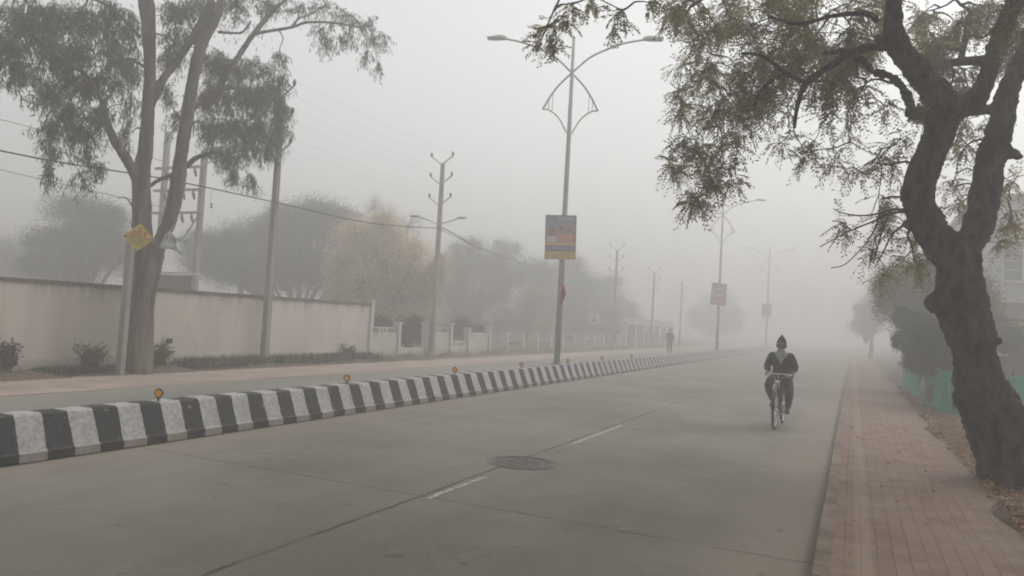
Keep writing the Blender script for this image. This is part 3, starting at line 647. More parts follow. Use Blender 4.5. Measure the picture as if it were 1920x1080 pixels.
# ------------------------------------------------------------------ trees
class Tree:
    def __init__(s, name, label, base, bark, leafm, group=None):
        s.root = empty(name, base, label, 'tree', group); s.base = Vector(base); s.bark = bark; s.leafm = leafm
        s.big = MB(); s.tw = MB(); s.skel = []; s.L = []
    def limb(s, pts, rad, big=True, sub=4, cap=True):
        pp, rr = smooth_path([Vector(p) - s.base for p in pts], rad, sub)
        if big:
            s.big.tube(pp, rr, 14)
            for p, r in ((pp[0], rr[0]), (pp[-1], rr[-1])): s.big.ball(p, r * .98, 12, 8)
        else: s.tw.tube(pp, rr, 7)
        for p, r in zip(pp, rr): s.skel.append((p, r))
    def plimb(s, rows, big=True, sub=4):               # rows: (px, py, Y, width in px)
        P = [V(a, b, c) for a, b, c, w in rows]; s.limb(P, [max(w * mpp(p) / 2 * (.86 if big else 1), .006) for p, (a, b, c, w) in zip(P, rows)], big, sub)
    def nearest(s, c, up=0):
        A = np.array([tuple(p) for p, r in s.skel]); d = np.linalg.norm(A - np.array(c), axis=1)
        d = d + np.where(A[:, 2] < c[2] - 2.5, .5, 0) + rng.uniform(0, .25, len(d)); return s.skel[int(d.argmin())]
    def grow(s, c, r0=.03, jit=.15, droop=0.0, seg=6):
        c = Vector(c); p, r = s.nearest(c); n = 5; pts = []
        for i in range(n + 1):
            t = i / n; q = p.lerp(c, t); f = math.sin(math.pi * t) * (c - p).length
            q = q + Vector((random.uniform(-1, 1), random.uniform(-1, 1), random.uniform(-1, 1))) * jit * f * .4 + Vector((0, 0, .22 * f * (1 - droop))); pts.append(q)
        r0 = min(r0, r * .7 + .004); pp, rr = smooth_path(pts, [r0 * (1 - .75 * i / n) + .003 for i in range(n + 1)], 2)
        s.tw.tube(pp, rr, seg, False)
        for q, rq in zip(pp[2:], rr[2:]): s.skel.append((q, rq))
        return pts[-1]
    def finish(s, voxel, disp, size, d2=0, s2=.05):
        t = s.big.build('trunk', s.bark, s.root, True); remesh(t, voxel, disp, size, d2, s2)
        if s.tw.v: s.tw.build('branches', s.bark, s.root, True)
        if s.L: quads('foliage', np.concatenate(s.L), s.leafm, s.root)
def spray_pinnate(P, D, n=12, L=.26, lf=.055, w=.02):   # many pinnate leaves: P,D (k,3)
    k = len(P); D = nrm(D); side = nrm(np.cross(D, rng.normal(size=(k, 3)) * .5 + np.array([0, 0, 1.])))
    out = []
    Lk = L * rng.uniform(.7, 1.2, (k, 1))
    for i in range(n):
        t = .12 + .88 * i / (n - 1); s = 1 if i % 2 else -1
        B = P + D * Lk * t; B[:, 2] -= .25 * Lk[:, 0] * t * t
        d = D * .55 + side * s * .85 + rng.normal(size=(k, 3)) * .10; d[:, 2] -= .3
        out.append(leaves(B, d, lf * rng.uniform(.75, 1.2, k), w))
    st = leaves(P, D + np.array([0, 0, -.15]), Lk[:, 0] * .95, .006); out.append(st)
    return np.concatenate(out)
def twigs_in(tree, c, rad, n, r=.008, droop=.3):       # twigs radiating from a cluster centre; returns points/dirs
    P = []; D = []
    for _ in range(n):
        d = Vector(rng.normal(size=3)); d.z -= droop * 1.0; d.normalize(); L = random.uniform(.55, 1.05)
        e = Vector((d.x * rad[0], d.y * rad[1], d.z * rad[2])) * L; m_ = e * .5 + Vector((0, 0, .12 * e.length)) + Vector(rng.normal(size=3)) * .06 * e.length
        a = c; pts = [a, a + m_, a + e, a + e + Vector((e.x * .12, e.y * .12, -.06 * e.length - .03))]
        tree.tw.tube(pts, [r, r * .7, r * .45, r * .25], 4, False)
        for j in range(1, 8):
            t = j / 7; q = a.lerp(a + m_, t * 2) if t < .5 else (a + m_).lerp(a + e, t * 2 - 1); P.append(tuple(q)); D.append(tuple(e.normalized()))
    return np.array(P), np.array(D)

# ---- big dark tree on the right
T = Tree('gnarled_tree', 'dark gnarled forked tree leaning over the brick path on the right', (1.62, 10.6, 0), M['bark_dark'], M['leaf_neem'])
T.plimb([(1890, 955, 10.5, 150), (1884, 905, 10.55, 102), (1874, 850, 10.6, 94), (1856, 790, 10.6, 104), (1838, 730, 10.6, 98), (1828, 665, 10.6, 84), (1816, 615, 10.6, 98), (1801, 565, 10.6, 106), (1799, 515, 10.6, 88), (1796, 480, 10.6, 90)])
T.plimb([(1940, 960, 10.4, 120), (1915, 880, 10.4, 100), (1900, 790, 10.45, 60), (1860, 700, 10.6, 40)])
T.plimb([(1990, 960, 10.3, 80), (1940, 900, 10.35, 90), (1910, 840, 10.5, 60)])
T.plimb([(1850, 935, 10.15, 18), (1866, 900, 10.35, 34), (1876, 850, 10.5, 44)])
T.plimb([(1905, 965, 9.9, 20), (1898, 925, 10.2, 40), (1888, 870, 10.5, 50)])
T.plimb([(1796, 490, 10.6, 86), (1762, 455, 10.6, 76), (1738, 420, 10.55, 72), (1724, 385, 10.5, 62), (1722, 355, 10.45, 66), (1732, 320, 10.4, 64), (1747, 285, 10.35, 60), (1765, 240, 10.3, 60), (1775, 205, 10.2, 78)])
T.plimb([(1775, 210, 10.2, 76), (1748, 165, 10.0, 58), (1718, 130, 9.8, 52), (1692, 96, 9.6, 50), (1676, 62, 9.4, 44), (1675, 25, 9.2, 36), (1672, -40, 8.9, 34), (1650, -140, 8.3, 30), (1600, -260, 7.6, 26)])
T.plimb([(1690, 92, 9.6, 30), (1658, 78, 9.55, 24), (1640, 68, 9.5, 12)])
T.plimb([(1778, 205, 10.2, 70), (1806, 200, 10.2, 52), (1830, 184, 10.2, 46), (1848, 150, 10.2, 36), (1857, 112, 10.2, 32), (1870, 76, 10.1, 36), (1890, 32, 10.0, 36), (1908, -10, 9.8, 34), (1930, -120, 9.2, 34), (1960, -300, 8.2, 30)])
T.plimb([(1797, 478, 10.6, 70), (1826, 440, 10.65, 62), (1840, 400, 10.7, 60), (1846, 370, 10.7, 62), (1852, 333, 10.7, 56), (1858, 295, 10.7, 60), (1873, 250, 10.7, 54), (1882, 207, 10.7, 48), (1893, 160, 10.75, 40), (1912, 120, 10.8, 38), (1935, 60, 10.9, 36), (1970, -80, 11, 32)])
T.plimb([(1872, 285, 10.7, 30), (1897, 290, 10.65, 22), (1912, 295, 10.6, 12)])
T.plimb([(1815, 205, 10.25, 28), (1850, 206, 10.4, 20), (1876, 200, 10.6, 24)])
for (x, y_, w_) in ((1760, 568, 62), (1858, 690, 34), (1868, 640, 26), (1700, 368, 36), (1830, 400, 44), (1864, 340, 36), (1705, 420, 26), (1800, 640, 50), (1850, 610, 26), (1822, 750, 76), (1865, 800, 50), (1866, 860, 60), (1725, 300, 24), (1812, 500, 40), (1888, 280, 30)):
    p = V(x, y_, 10.45); T.big.ball(p - T.base, w_ * .80 * mpp(p) / 2, 10, 7, (1, 1, random.uniform(.7, 1.2)))
# secondary limbs
T.plimb([(1712, 215, 10.2, 24), (1697, 172, 9.9, 18), (1672, 146, 9.6, 16), (1640, 134, 9.3, 15), (1612, 110, 9.0, 14), (1585, 96, 8.8, 14), (1545, 98, 8.6, 12)], True)
T.plimb([(1747, 225, 10.3, 26), (1728, 214, 10.25, 24), (1708, 214, 10.2, 26)], True)
T.plimb([(1690, 92, 9.6, 20), (1640, 88, 9.4, 14), (1600, 98, 9.2, 16), (1555, 125, 9.0, 13), (1512, 155, 8.8, 11), (1495, 200, 8.7, 8), (1490, 240, 8.7, 5)], False)
T.plimb([(1512, 155, 8.8, 9), (1470, 135, 8.6, 8), (1430, 105, 8.5, 6), (1390, 100, 8.4, 5)], False)
T.plimb([(1470, 135, 8.6, 7), (1430, 165, 8.6, 6), (1412, 200, 8.6, 4)], False)
T.plimb([(1645, 40, 9.3, 12), (1625, 25, 9.2, 10), (1560, 30, 9.0, 8), (1500, 45, 8.7, 7), (1440, 30, 8.4, 5)], False)
T.plimb([(1672, -40, 8.9, 16), (1560, -70, 8.6, 14), (1400, -110, 8.3, 12), (1250, -120, 8.0, 10), (1110, -90, 7.8, 7)], False)
T.plimb([(1672, -40, 8.9, 14), (1500, -60, 9.4, 12), (1380, -40, 9.6, 9), (1300, 10, 9.6, 6)], False)
T.plimb([(1857, 112, 10.2, 20), (1800, 116, 11.2, 16), (1745, 122, 12.2, 14), (1700, 100, 13, 10)], False)
T.plimb([(1800, 116, 11.2, 12), (1810, 70, 11.6, 12), (1820, 20, 12, 8)], False)
T.plimb([(1930, -120, 9.2, 24), (1700, -300, 7.4, 22), (1300, -420, 6.0, 18)], False)
T.plimb([(1960, -300, 8.2, 26), (2000, -600, 6.0, 24), (1900, -1100, 4.4, 20)], False)
T.plimb([(1600, -260, 7.6, 26), (1300, -420, 6.2, 22), (900, -600, 5.2, 18)], False)
# bare twig fan on the left of the lower trunk
for rows in ([(1712, 398, 10.5, 7), (1680, 392, 10.3, 5), (1650, 400, 10.2, 4), (1622, 404, 10.1, 3), (1600, 403, 10.0, 2.4), (1575, 398, 10, 1.8), (1562, 391, 10, 1.4)],
             [(1700, 397, 10.4, 6), (1668, 400, 10.3, 4.5), (1640, 414, 10.2, 3.4), (1605, 428, 10.1, 3), (1575, 442, 10, 2), (1537, 463, 10, 2)],
             [(1706, 420, 10.4, 6), (1685, 428, 10.3, 4), (1668, 448, 10.2, 3), (1655, 475, 10.1, 2.4), (1640, 502, 10.1, 1.6)],
             [(1650, 400, 10.2, 4), (1640, 430, 10.1, 3), (1622, 458, 10.0, 2.2), (1600, 482, 9.9, 2), (1580, 498, 9.9, 1.6), (1558, 502, 9.9, 1.4)],
             [(1668, 400, 10.2, 3.6), (1655, 430, 10.2, 2.6), (1648, 455, 10.1, 2), (1640, 480, 10.1, 1.6)], [(1790, 350, 10.8, 4), (1815, 344, 10.8, 3), (1838, 352, 10.8, 2)]):
    T.plimb(rows, False, 3)
def neem_cluster(px, py, Y, rx, rz, nt, per=1.0, ry=None, L=.27, lf=.06):
    c = V(px, py, Y); m = mpp(c); c = c - T.base
    c = T.grow(c, .022, .25, .3, 5); P, D = twigs_in(T, c, (rx * m, (ry or rx) * m, rz * m), nt, .006, .5)
    k = max(1, int(len(P) * per)); idx = rng.integers(0, len(P), k)
    d = D[idx] * .6 + rng.normal(size=(k, 3)) * .6; d[:, 2] -= .35
    T.L.append(spray_pinnate(P[idx] + rng.normal(size=(k, 3)) * .02, d, 13, L, lf, .020))
dense = [(1300, 20, 45, 45), (1350, 50, 50, 50), (1410, 60, 55, 55), (1470, 50, 50, 55), (1530, 50, 50, 50), (1590, 40, 50, 50), (1290, 110, 35, 45), (1330, 130, 45, 45), (1390, 140, 50, 45), (1450, 130, 50, 45), (1290, 190, 32, 45), (1340, 200, 40, 45),
         (1395, 205, 40, 40), (1290, 260, 35, 45), (1335, 270, 40, 40), (1375, 262, 35, 40), (1275, 320, 26, 32), (1310, 330, 35, 35), (1350, 320, 30, 30), (1290, 365, 20, 22), (1440, 210, 40, 40), (1490, 200, 40, 40), (1540, 160, 45, 40), (1600, 160, 40, 40),
         (1560, 215, 40, 35), (1520, 260, 36, 36), (1500, 310, 24, 30), (1545, 300, 28, 26), (1590, 260, 34, 34), (1620, 220, 34, 34), (1640, 280, 34, 34), (1665, 320, 30, 32), (1600, 320, 28, 22), (1480, 270, 20, 20), (1650, 20, 36, 40), (1735, 40, 40, 50), (1790, 60, 40, 50),
         (1830, 30, 40, 40), (1740, 110, 34, 34), (1480, 100, 40, 36), (1550, 110, 40, 34), (1430, 170, 34, 26), (1620, 80, 34, 34), (1800, 150, 34, 28), (1640, 380, 32, 30), (1680, 360, 26, 26), (1600, 420, 26, 22), (1650, 440, 30, 26), (1690, 460, 24, 26), (1620, 490, 22, 20), (1700, 495, 26, 18), (1660, 505, 20, 12), (1740, 510, 24, 12),
         (1380, 10, 50, 40), (1450, 0, 50, 40), (1520, -10, 50, 40), (1250, 5, 25, 20), (1900, 30, 40, 45), (1880, 80, 24, 34), (1735, 205, 16, 18), (1815, 300, 20, 20), (1850, 250, 14, 20), (1770, 100, 30, 30), (1802, 265, 18, 20), (1808, 330, 16, 20), (1800, 380, 14, 18), (1908, 345, 16, 20), (1910, 420, 14, 14), (1700, 240, 26, 26), (1670, 200, 26, 26), (1905, 380, 20, 30), (1870, 470, 12, 14), (1790, 230, 10, 12)]
for px, py, rx, rz in dense:
    sp = px > 1415 and py > 175
    for q in range(1 if sp else 2 if py > 225 else 4 if px > 1320 else 3):
        Y = random.uniform(9.3, 12.2) if px < 1600 else random.uniform(9.8, 12.0)
        if px > 1700: Y = random.uniform(11.2, 12.8)
        neem_cluster(px + random.uniform(-22, 22), py + random.uniform(-22, 22), Y, rx * .75, rz * .75, 5, .8 if not sp else .62, ry=50)
for px, py, rx, rz in [(1015, 75, 18, 16), (1040, 55, 22, 22), (1060, 30, 20, 22), (1022, 50, 14, 12), (1075, 8, 18, 14), (1165, 18, 24, 20), (1150, 55, 11, 16), (1215, 5, 18, 8), (1110, 3, 14, 8), (1045, 82, 18, 10)]:
    neem_cluster(px, py, 7.6, rx, rz, 4, .5, ry=20, L=.17, lf=.045)
# unseen extra crown added above and behind the viewer to shade near air and road
def proj(p):
    c = MC.transposed() @ (Vector(p) - CP); return (960 - FPX * c.x / c.z, 540 + FPX * c.y / c.z) if c.z < -.3 else (0, -9999)
T.limb([V(1970, -300, 8.2), Vector((2.0, 4.0, 7.0)), Vector((.8, 1.5, 7.4)), Vector((-.5, -2, 7.6))], [.14, .11, .08, .05], False)
T.limb([Vector((.8, 1.5, 7.4)), Vector((-2.2, 1.5, 7.5)), Vector((-4.5, .5, 7.4))], [.08, .06, .03], False)
T.limb([Vector((2.0, 4.0, 7.0)), Vector((3.8, 1.5, 7.2)), Vector((4.0, -3, 7.2))], [.09, .07, .04], False)
for _ in range(230):
    w_ = Vector((random.uniform(-3.6, 5.2), random.uniform(-5, 8.5), random.uniform(5.6, 8.6)))
    if proj(w_ - Vector((0, 0, 1.0)))[1] > -60: continue
    c = T.grow(w_ - T.base, .03, .2, .2, 5)
    k = 230; P = np.array(tuple(c)) + rng.normal(size=(k, 3)) * np.array([.5, .5, .28]); d = rng.normal(size=(k, 3)); d[:, 2] -= .2
    T.L.append(leaves(P, d, .16, .085))
mo = []
for px, py, rx_, rz_ in ((1888, 50, 24, 44), (1905, 10, 20, 30), (1722, 212, 14, 16), (1868, 90, 16, 20)):
    c = V(px, py, 9.9) - T.base; m_ = mpp(c + T.base); k = 500
    mo.append(leaves(np.array(tuple(c)) + rng.normal(size=(k, 3)) * np.array([rx_ * m_ * .5, .12, rz_ * m_ * .5]), rng.normal(size=(k, 3)), .05, .02))
quads('moss', np.concatenate(mo), mat('moss', (.16, .13, .015), (.09, .075, .012), 4, 1, trans=.3, island=.3), T.root)
T.finish(.022, .075, .15, .045, .045)

# ---- eucalyptus on the left
E_ = Tree('eucalyptus_tree', 'tall pale forked eucalyptus with drooping leaves in front of the wall, yellow sign on it', (-14.25, 11.6, 0), M['bark_grey'], M['leaf_euc'])
def er(rows, big=True, dx=0.0):
    out = [XX(a, b, -14.2 + d) for a, b, w_, d in rows]; E_.limb(out, [max(r[2] * .86 * mpp(p) / 2, .008) for p, r in zip(out, rows)], big)
er([(260, 712, 66, 0), (261, 680, 58, 0), (263, 640, 54, 0), (264, 590, 53, 0), (267, 545, 56, 0), (274, 505, 62, 0), (280, 475, 62, 0)])
er([(276, 500, 44, 0), (268, 450, 42, 0), (266, 400, 40, 0), (265, 350, 38, 0), (267, 310, 34, 0), (273, 280, 31, 0), (278, 200, 26, 0), (281, 130, 24, 0), (279, 67, 28, 0), (275, 5, 34, 0), (268, -60, 24, .2), (255, -200, 16, .4)])
er([(284, 490, 37, 0), (302, 450, 30, .1), (316, 420, 29, .15), (324, 390, 30, .2), (331, 358, 32, .2), (335, 330, 32, .2), (341, 283, 26, .25), (351, 217, 28, .3), (363, 143, 25, .35), (378, 83, 24, .4), (402, 38, 20, .5), (415, 0, 17, .5), (430, -80, 13, .5)])
er([(262, 350, 22, 0), (250, 322, 22, 0), (232, 290, 22, 0), (214, 262, 20, .1), (202, 230, 14, .1), (192, 190, 11, .1)])
er([(283, 195, 20, 0), (305, 150, 17, .1), (328, 120, 16, .1), (358, 75, 16, .2), (380, 38, 18, .3), (396, 0, 14, .4), (400, -60, 10, .5)])
er([(283, 348, 9, 0), (297, 338, 9, .1), (322, 328, 10, .2)])
er([(350, 312, 12, .3), (365, 298, 11, .3), (385, 290, 8, .3), (410, 286, 6, .4)], False)
er([(398, 190, 16, .4), (418, 150, 15, .5), (447, 106, 12, .6), (477, 62, 11, .8), (512, 20, 10, 1.0), (545, -8, 7, 1.1)])
er([(478, 64, 7, .8), (500, 59, 7, .9), (548, 51, 6, 1.1), (575, 42, 5.5, 1.3), (625, 43, 5, 1.5), (680, 52, 4, 1.7)], False)
er([(548, 51, 5, 1.1), (560, 35, 4, 1.1), (580, 28, 3, 1.2), (610, 10, 3, 1.3)], False)
er([(410, 60, 7, .5), (440, 62, 5, .5), (455, 60, 5, .5), (470, 40, 4, .6)], False)
er([(205, 235, 8, .1), (170, 150, 7, .4), (110, 105, 6, .6), (50, 60, 5, .8)], False)
er([(262, 70, 9, 0), (240, 45, 8, .1), (200, 10, 6, .3), (130, -20, 5, .6)], False)
er([(278, 130, 8, 0), (240, 110, 6, -.4), (200, 120, 5, -.6)], False)
er([(247, 385, 3.5, 0), (238, 372, 3, .1), (228, 370, 2, .1), (221, 372, 1.5, .1)], False)
er([(355, 212, 9, .3), (400, 175, 8, .2), (450, 165, 7, .0), (495, 190, 5, -.2)], False)
def euc_cluster(px, py, rx, rz, nt, per=6, dx=None, hang=1.0):
    x = -14.2 + (dx if dx is not None else random.uniform(-.7, .9)); c = XX(px, py, x); m = mpp(c); c = c - E_.base; c = E_.grow(c, .02, .25, .2, 5)
    P = []
    for _ in range(nt):
        a = Vector((random.gauss(0, .45) * rx * m, random.gauss(0, .45) * rx * m, random.gauss(0, .42) * rz * m)) + c; d = Vector((random.gauss(0, .35), random.gauss(0, .35), -.5 * hang + random.gauss(0, .2))).normalized() * random.uniform(.25, .5)
        mid = c.lerp(a, .6) + Vector((0, 0, .1)); E_.tw.tube([c, mid, a, a + d * .7 + Vector((0, 0, .03)), a + d], [.006, .005, .004, .003, .002], 3, False)
        P += [tuple(a + d * (j / per)) for j in range(per)] + [tuple(mid.lerp(a, j / 4)) for j in range(2, 4)]
    P = np.array(P); P = np.repeat(P, 3, 0) + rng.normal(size=(len(P) * 3, 3)) * .03; n_ = len(P)
    D = rng.normal(size=(n_, 3)) * .42; D[:, 2] -= .85; E_.L.append(leaves(P, D, rng.uniform(.09, .17, n_), rng.uniform(.014, .024, n_)))
ecl = [(40, 40, 50, 50), (20, 90, 40, 40), (90, 30, 50, 45), (90, 90, 45, 40), (40, 130, 32, 26), (150, 40, 45, 40), (150, 100, 40, 40), (130, 150, 40, 34), (90, 165, 26, 24), (180, 160, 34, 36), (210, 90, 34, 45), (210, 30, 40, 40), (240, 130, 28, 40),
       (130, 210, 40, 32), (100, 240, 22, 26), (160, 250, 34, 30), (100, 290, 18, 24), (90, 320, 12, 14), (190, 210, 26, 32), (150, 330, 10, 16), (185, 320, 14, 26), (160, 290, 20, 22), (235, 200, 18, 32), (215, 165, 20, 24), (245, 60, 20, 40), (240, 250, 14, 24),
       (330, 70, 30, 30), (320, 110, 22, 26), (345, 30, 22, 26), (310, 170, 18, 30), (330, 220, 16, 26), (320, 15, 22, 20), (400, 120, 34, 30), (440, 130, 34, 30), (400, 180, 36, 36), (450, 180, 40, 34), (490, 180, 28, 34), (400, 240, 34, 28), (440, 240, 40, 30),
       (490, 240, 30, 34), (520, 230, 14, 34), (470, 280, 26, 22), (500, 285, 12, 20), (430, 290, 26, 18), (470, 335, 9, 18), (435, 325, 8, 16), (400, 285, 20, 14), (520, 180, 14, 24), (380, 200, 20, 34), (500, 130, 20, 14), (525, 105, 14, 10), (528, 150, 12, 20), (522, 205, 16, 22), (515, 255, 16, 22), (530, 240, 10, 26), (535, 205, 8, 14), (505, 160, 20, 24), (470, 120, 20, 16),
       (375, 10, 30, 18), (440, 10, 30, 18), (500, 10, 30, 16), (560, 15, 34, 18), (610, 15, 36, 20), (650, 30, 34, 24), (600, 60, 26, 18), (615, 80, 14, 12), (690, 45, 28, 24), (700, 80, 22, 20), (720, 70, 14, 16), (685, 105, 10, 14), (710, 125, 5, 9), (655, 65, 16, 14), (640, 75, 14, 10)]
for px, py, rx, rz in ecl:
    right = px > 540
    nn = int((7 + rx * rz / 80) * (1.5 if 380 < px < 545 and py > 90 else 1))
    for q in range(2 if rx > 20 and not right else 1):
        euc_cluster(px + random.uniform(-10, 10) * q, py + random.uniform(-10, 10) * q, rx, rz, nn, 6, 1.2 + (px - 540) / 300 if right else random.uniform(.5, 1.1) if px > 470 and 95 < py < 300 else None)
for _ in range(40):
    c = Vector((random.uniform(-17, -12), random.uniform(7.5, 15), random.uniform(9.0, 11.8)))
    p = c - E_.base; e = E_.grow(p, .03, .2, .2, 5); n_ = 260
    P = np.array(tuple(e)) + rng.normal(size=(n_, 3)) * np.array([.5, .5, .4]); D = rng.normal(size=(n_, 3)) * .42; D[:, 2] -= .85; E_.L.append(leaves(P, D, rng.uniform(.12, .2, n_), .026))
E_.finish(.028, .035, .22, .022, .06)

# ---- fogged background trees
def far_tree(name, label, trunks, lobes, leafm, n, size, group='trees fading into the fog behind the far wall', bare=0, spread=.5, clump=.34):
    base = Vector(trunks[0]); r = empty(name, base, label, 'tree', group)
    tb = MB(); br = MB(); Lf = []; tot = sum(l[1] * l[2] for l in lobes)
    for k, tp in enumerate(trunks):
        tp = Vector(tp) - base; nl = sorted(lobes, key=lambda l: abs(l[0][0] - base.x - tp.x))[0]; top = Vector(nl[0]) - base
        pp, rr = smooth_path([tp, tp.lerp(top, .35) + Vector((random.uniform(-.2, .2), 0, 0)), tp.lerp(top, .7) + Vector((random.uniform(-.2, .2), 0, 0)), top], [.22, .17, .12, .06], 4); tb.tube(pp, rr, 9)
    lobes = list(lobes)
    for c, rx, rz in list(lobes):
        for _ in range(0 if bare else 3): d = Vector(rng.normal(size=3)).normalized(); lobes.append((c + Vector((d.x * rx * .85, d.y * rx * .5, abs(d.z) * rz * .9 - .2 * rz)), rx * random.uniform(.3, .5), rz * random.uniform(.3, .5)))
    tot = sum(l[1] * l[2] for l in lobes); n = int(n * 6.5); size *= .64
    for c, rx, rz in lobes:
        c = Vector(c) - base; fork = Vector((c.x * .35, c.y * .35, max(.9, c.z * .45)))
        br.tube(smooth_path([fork, fork.lerp(c, .5) + Vector((0, 0, .2)), c], [.10, .07, .04], 3)[0], [.10, .10, .09, .07, .06, .05, .04], 6)
        m_ = int(22 + n * rx * rz / tot / 60)
        for _ in range(m_):
            d = Vector(rng.normal(size=3)).normalized() * random.uniform(.35, 1.0) ** .6; q = c + Vector((d.x * rx, d.y * rx * .9, d.z * rz))
            if q.z < .5: continue
            mid = c.lerp(q, .5) + Vector((0, 0, .1)); br.tube([c, mid, q], [.022, .013, .004], 4, False)
            k = int(n * rx * rz / tot / m_ * random.uniform(.4, 1.6)) if not bare else int(4 + bare * 10)
            s_ = clump * random.uniform(.7, 1.4) * min(rx, 1.6) / 1.2
            P = np.array(tuple(q)) + np.clip(rng.normal(size=(k, 3)), -1.7, 1.7) * np.array([s_, s_, s_ * .7]) ; D = rng.normal(size=(k, 3)); D[:, 2] -= .3
            Lf.append(leaves(P, D, size * rng.uniform(.6, 1.3, k), size * .55))
            if bare:
                for _ in range(4): e = q + Vector(rng.normal(size=3)) * .4; e.z += .25; br.tube([q, e], [.010, .004], 3, False)
    tb.build('trunk', M['bark_far'], r, True); br.build('branches', M['bark_far'], r, True); quads('foliage', np.concatenate(Lf), leafm, r); return r
def lob(px, py, Y, rpx, rzpx=None):
    Y *= 1.55 if px < 1250 else 1.45 if px < 1650 else 1
    c = V(px, py, Y); m = mpp(c); return (c, rpx * m, (rzpx or rpx) * m)
def gr(px, py, Y):
    Y *= 1.55 if px < 1250 else 1.45 if px < 1650 else 1
    p = V(px, py, Y); return (p.x, Y, 0)
far_tree('spreading_tree', 'broad fogged tree with layered crown at the far left behind the tall wall', [gr(150, 560, 18)], [lob(130, 392, 18, 45, 30), lob(185, 410, 18, 50, 36), lob(90, 455, 18, 46, 28), lob(150, 460, 18, 60, 36), lob(205, 465, 18, 50, 50), lob(70, 495, 18.3, 36, 26), lob(130, 510, 18.3, 60, 22)], M['leaf_dark'], 11000, .15)
far_tree('distant_tree', 'faintest tree crown at the left edge of the photo, low behind the wall', [gr(5, 560, 24)], [lob(5, 475, 24, 40, 32), lob(30, 505, 24, 40, 22), lob(-30, 480, 24, 40, 40)], M['leaf_dark'], 4000, .16)
far_tree('round_crowned_tree', 'large dark green fogged tree between the two nearer utility poles', [gr(560, 560, 24), gr(480, 560, 23.5)], [lob(590, 415, 24, 62, 46), lob(540, 430, 24, 60, 46), (lob(640, 430, 24.4, 48, 44)), lob(480, 450, 23.5, 60, 42), lob(430, 470, 22, 50, 42), lob(400, 505, 22, 44, 34), lob(470, 510, 22, 62, 34), lob(560, 500, 24, 70, 50), lob(620, 510, 24, 46, 40), lob(370, 470, 22, 36, 40)], M['leaf_dark'], 26000, .14)
far_tree('rusty_tree', 'rusty brown leafed tree behind the end of the tall wall', [gr(720, 640, 22), gr(760, 640, 22)], [lob(670, 450, 22, 50, 42), lob(715, 480, 22, 62, 50), lob(770, 500, 22, 56, 50), lob(690, 540, 22, 62, 46), lob(750, 560, 22, 66, 48), lob(800, 545, 22, 34, 44), lob(650, 510, 22, 44, 44), lob(720, 430, 22, 40, 30), lob(640, 555, 22, 40, 26), lob(720, 600, 22, 50, 30), lob(780, 600, 22, 50, 30), lob(825, 510, 22, 24, 36)], M['leaf_brown'], 20000, .13)
far_tree('bare_topped_tree', 'nearly bare twiggy crown above the rusty tree', [gr(740, 620, 31)], [lob(720, 410, 31, 34, 28), lob(765, 425, 31, 34, 24), lob(700, 392, 31, 24, 20)], M['leaf_olive'], 600, .10, bare=.5)
far_tree('grey_green_tree', 'grey green fogged tree right behind the forked utility pole', [gr(860, 640, 33), gr(900, 640, 33)], [lob(860, 510, 33, 56, 48), lob(905, 500, 33, 50, 44), lob(850, 570, 33, 56, 44), lob(910, 565, 33, 60, 48), lob(945, 520, 33.5, 40, 40), lob(880, 470, 33, 36, 24), lob(870, 610, 33, 50, 26), lob(930, 620, 33, 50, 24), lob(830, 620, 33, 40, 20)], M['leaf_olive'], 16000, .13)
far_tree('yellowish_tree', 'small yellow green tree just left of the near street lamp pole', [gr(990, 640, 33.5)], [lob(985, 585, 33.5, 40, 36), lob(1010, 560, 33.5, 30, 26), lob(965, 615, 33.5, 40, 24), lob(1010, 620, 33.5, 40, 22)], M['leaf_yellow'], 6500, .12)
far_tree('dense_tree', 'tall dull green tree right behind the near street lamp pole', [gr(1060, 640, 40), gr(1020, 640, 40)], [lob(1000, 520, 38, 44, 44), lob(950, 470, 39, 30, 26), lob(1045, 530, 40, 50, 44), lob(1090, 550, 40, 46, 44), lob(1050, 590, 40, 60, 40), lob(1110, 590, 41, 44, 40), lob(1075, 500, 40, 30, 24), lob(1060, 625, 40, 60, 22), lob(1110, 625, 40, 50, 22)], M['leaf_green'], 16000, .15)
far_tree('sloping_tree', 'low green tree sloping down toward the pale entrance', [gr(1140, 640, 47)], [lob(1140, 545, 47, 32, 30), lob(1160, 585, 47, 36, 32), lob(1185, 605, 48, 24, 22), lob(1130, 600, 46, 36, 28), lob(1150, 628, 46, 44, 18), lob(1192, 628, 48, 20, 14)], M['leaf_green'], 6000, .17)
far_tree('distant_tree', 'pale round tree far off behind the second street lamp', [gr(1345, 650, 74)], [lob(1345, 570, 74, 34, 26), lob(1318, 595, 74, 26, 26), lob(1372, 595, 74, 26, 26), lob(1345, 610, 74, 40, 22)], M['leaf_dark'], 4000, .25)
far_tree('distant_tree', 'thin fogged tree beyond the far end of the brick path', [gr(1632, 668, 48)], [lob(1625, 580, 48, 20, 26), lob(1645, 560, 48, 18, 20), lob(1612, 610, 48, 16, 22), lob(1635, 605, 48, 18, 20)], M['leaf_dark'], 3000, .16, group='trees fading into the fog beside the path')
far_tree('tall_shrub_tree', 'tall pale brownish tree behind the green bush and netting', [(2.6, 27, 0), (3.4, 27.5, 0)], [lob(1690, 530, 27, 42, 34), lob(1740, 520, 27, 44, 36), lob(1790, 530, 27, 46, 40), lob(1700, 580, 27, 44, 36), lob(1760, 580, 27, 50, 40), lob(1665, 560, 27.5, 20, 24), lob(1820, 570, 27, 40, 50)], M['leaf_olive'], 14000, .11, group='trees fading into the fog beside the path')
